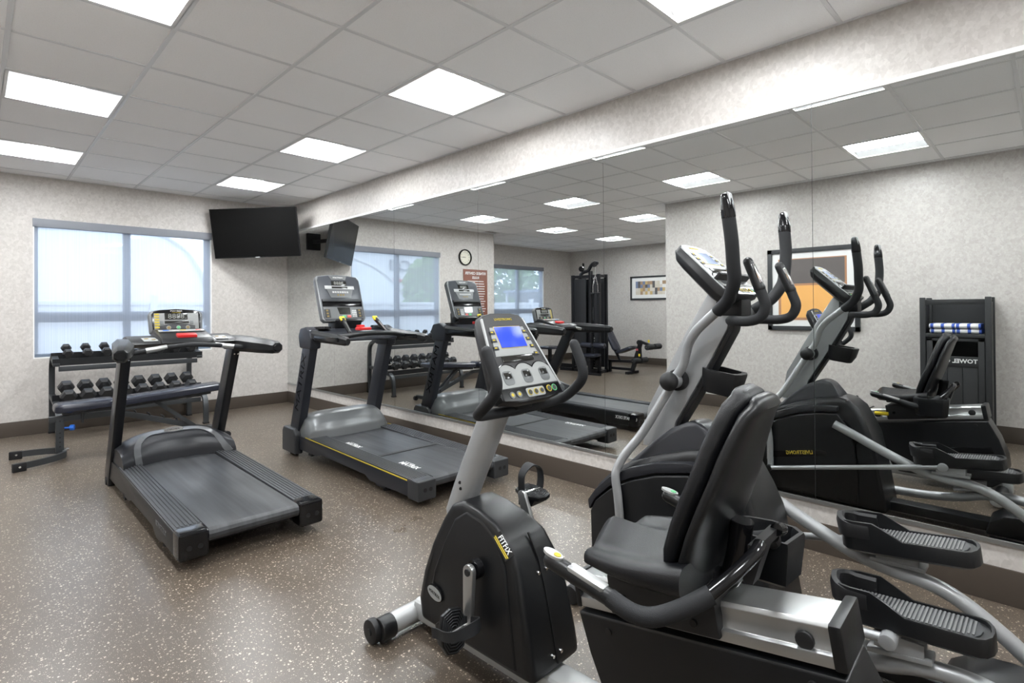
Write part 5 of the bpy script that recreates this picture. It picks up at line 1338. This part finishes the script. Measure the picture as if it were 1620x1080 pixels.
# backrest
fr_ = [(.710, .640), (.695, .70), (.670, .77), (.645, .84), (.625, .90), (.610, .96), (.590, 1.02), (.576, 1.062), (.562, 1.085)]
hwz = [.140, .165, .175, .172, .160, .142, .122, .104, .082]
def bring(i, y_off0, th_, kw, e=.5):
    y, z = fr_[i]; d = V(0, -.36, .93); n = V(0, .93, .36)
    c_ = Q(0, y, z)-n*(y_off0+th_/2); w_ = hwz[i]*kw; r = []; N_ = 32
    for j in range(N_):
        a = 2*PI*j/N_; cx_ = math.copysign(abs(math.cos(a))**e, math.cos(a)); sx_ = math.copysign(abs(math.sin(a))**.6, math.sin(a))
        x = w_*cx_
        curve = .012*(abs(x)/.16)**2
        r.append(c_+V(x, 0, 0)+n*(th_/2*sx_+curve))
    return r
def dome_(r):
    c_ = sum(r, V(0, 0, 0))/len(r)
    return [[c_+V((p.x-c_.x)*k, (p.y-c_.y)*k, (p.z-c_.z)*k)+V(0, -.003*q, q) for p in r] for k, q in ((.93, .008), (.80, .015), (.58, .020), (.30, .023))]
rs = [bring(i, 0.0, .052, 1) for i in range(9)]
MB().rings([[p*.0+V(p.x*.93, p.y, p.z-.008) for p in rs[0]]]+rs+dome_(rs[-1])).build('back_cushion', VIN, rb, 50)
rs = [bring(i, .048, .038, 1.015, .5) for i in range(9)]
MB().rings([[V(p.x*.9, p.y+.004, p.z-.014) for p in rs[0]]]+rs+dome_(rs[-1])).build('back_shell', BLK, rb, 40)
MB().tube([Q(0, .66, .60), Q(0, .60, .60), Q(0, .575, .66), Q(0, .56, .76)], .028, 14, 5).build('back_support', BLKG, rb)
# side handles
for s_ in (-1, 1):
    g0, g1 = Q(s_*.315, .925, .655), Q(s_*.303, .745, .612)
    MB().tube([g0, g0+(g1-g0)*.25, g1], [.020, .021, .020], 16, 4, dome=True).build('sensor_grip', BLK, rb)
    MB().bar(g0+(g1-g0)*.30+V(0, 0, .010), g0+(g1-g0)*.88+V(0, 0, .010), .033, .024, bev=.008).build('sensor_plate', ALU, rb)
    bM_ = frame(g0+V(0, -.008, .021), (0, 1, .18), (-1, 0, 0))
    MB().plate([(.030*math.cos(2*PI*j/20), .015*math.sin(2*PI*j/20)) for j in range(20)], -.006, .001, bM_).build('grip_button_plate', SILD, rb)
    MB().plate([(-.013+.010*math.cos(2*PI*j/16), .008*math.sin(2*PI*j/16)) for j in range(16)], 0, .0025, bM_).build('grip_button', YEL if s_ < 0 else GRN, rb)
    MB().tube([g1+V(0, .012, .003), Q(s_*.300, .70, .600), Q(s_*.283, .655, .600), Q(s_*.250, .605, .622), Q(s_*.205, .555, .655)], .0215, 16).build('foam_grip', FOAM, rb)
    MB().tube([Q(s_*.21, .56, .652), Q(s_*.16, .525, .69), Q(s_*.10, .498, .725), Q(s_*.06, .498, .735)], .0155, 14).build('handle_tube', BLKG, rb)
MB().bar(Q(-.08, .508, .725), Q(.08, .508, .725), .022, .022).bar(Q(0, .51, .72), Q(0, .54, .62), .05, .025).build('handle_bracket', BLKM, rb)
# cup holder behind the seat on the mirror side
ol = [(-.07, -.075), (-.075, .04), (-.05, .085), (.03, .09), (.065, .06), (.078, 0), (.07, -.06), (.04, -.085)]
c_ = Q(.245, .590, .650)
R = [[c_+V(x*k, y*k*1.1, z) for x, y in ol] for k, z in ((.80, -.12), (.94, -.11), (1.04, -.02), (1.05, .0), (1.02, .008), (.90, .008), (.86, -.005), (.78, -.09))]
MB().rings(R).build('cup_holder', BLK, rb, 35)
MB().tube([Q(.10, .52, .70), Q(.15, .53, .67), Q(.19, .55, .64)], .016, 12, 4).build('cup_bracket', BLKM, rb)
# rear stabiliser
MB().tube([Q(-.30, .25, .05), Q(0, .25, .05), Q(.30, .25, .05)], .034, 18, 1).build('rear_stabiliser', BLK, rb)
for s_ in (-1, 1):
    MB().cyl(Q(s_*.29, .25, .05), Q(s_*.345, .25, .05), .038, seg=22, bev=.006).build('stabiliser_cap', SILD, rb)
    MB().cyl(Q(s_*.25, .25, 0), Q(s_*.25, .25, .03), .022).build('levelling_foot', BLKM, rb)
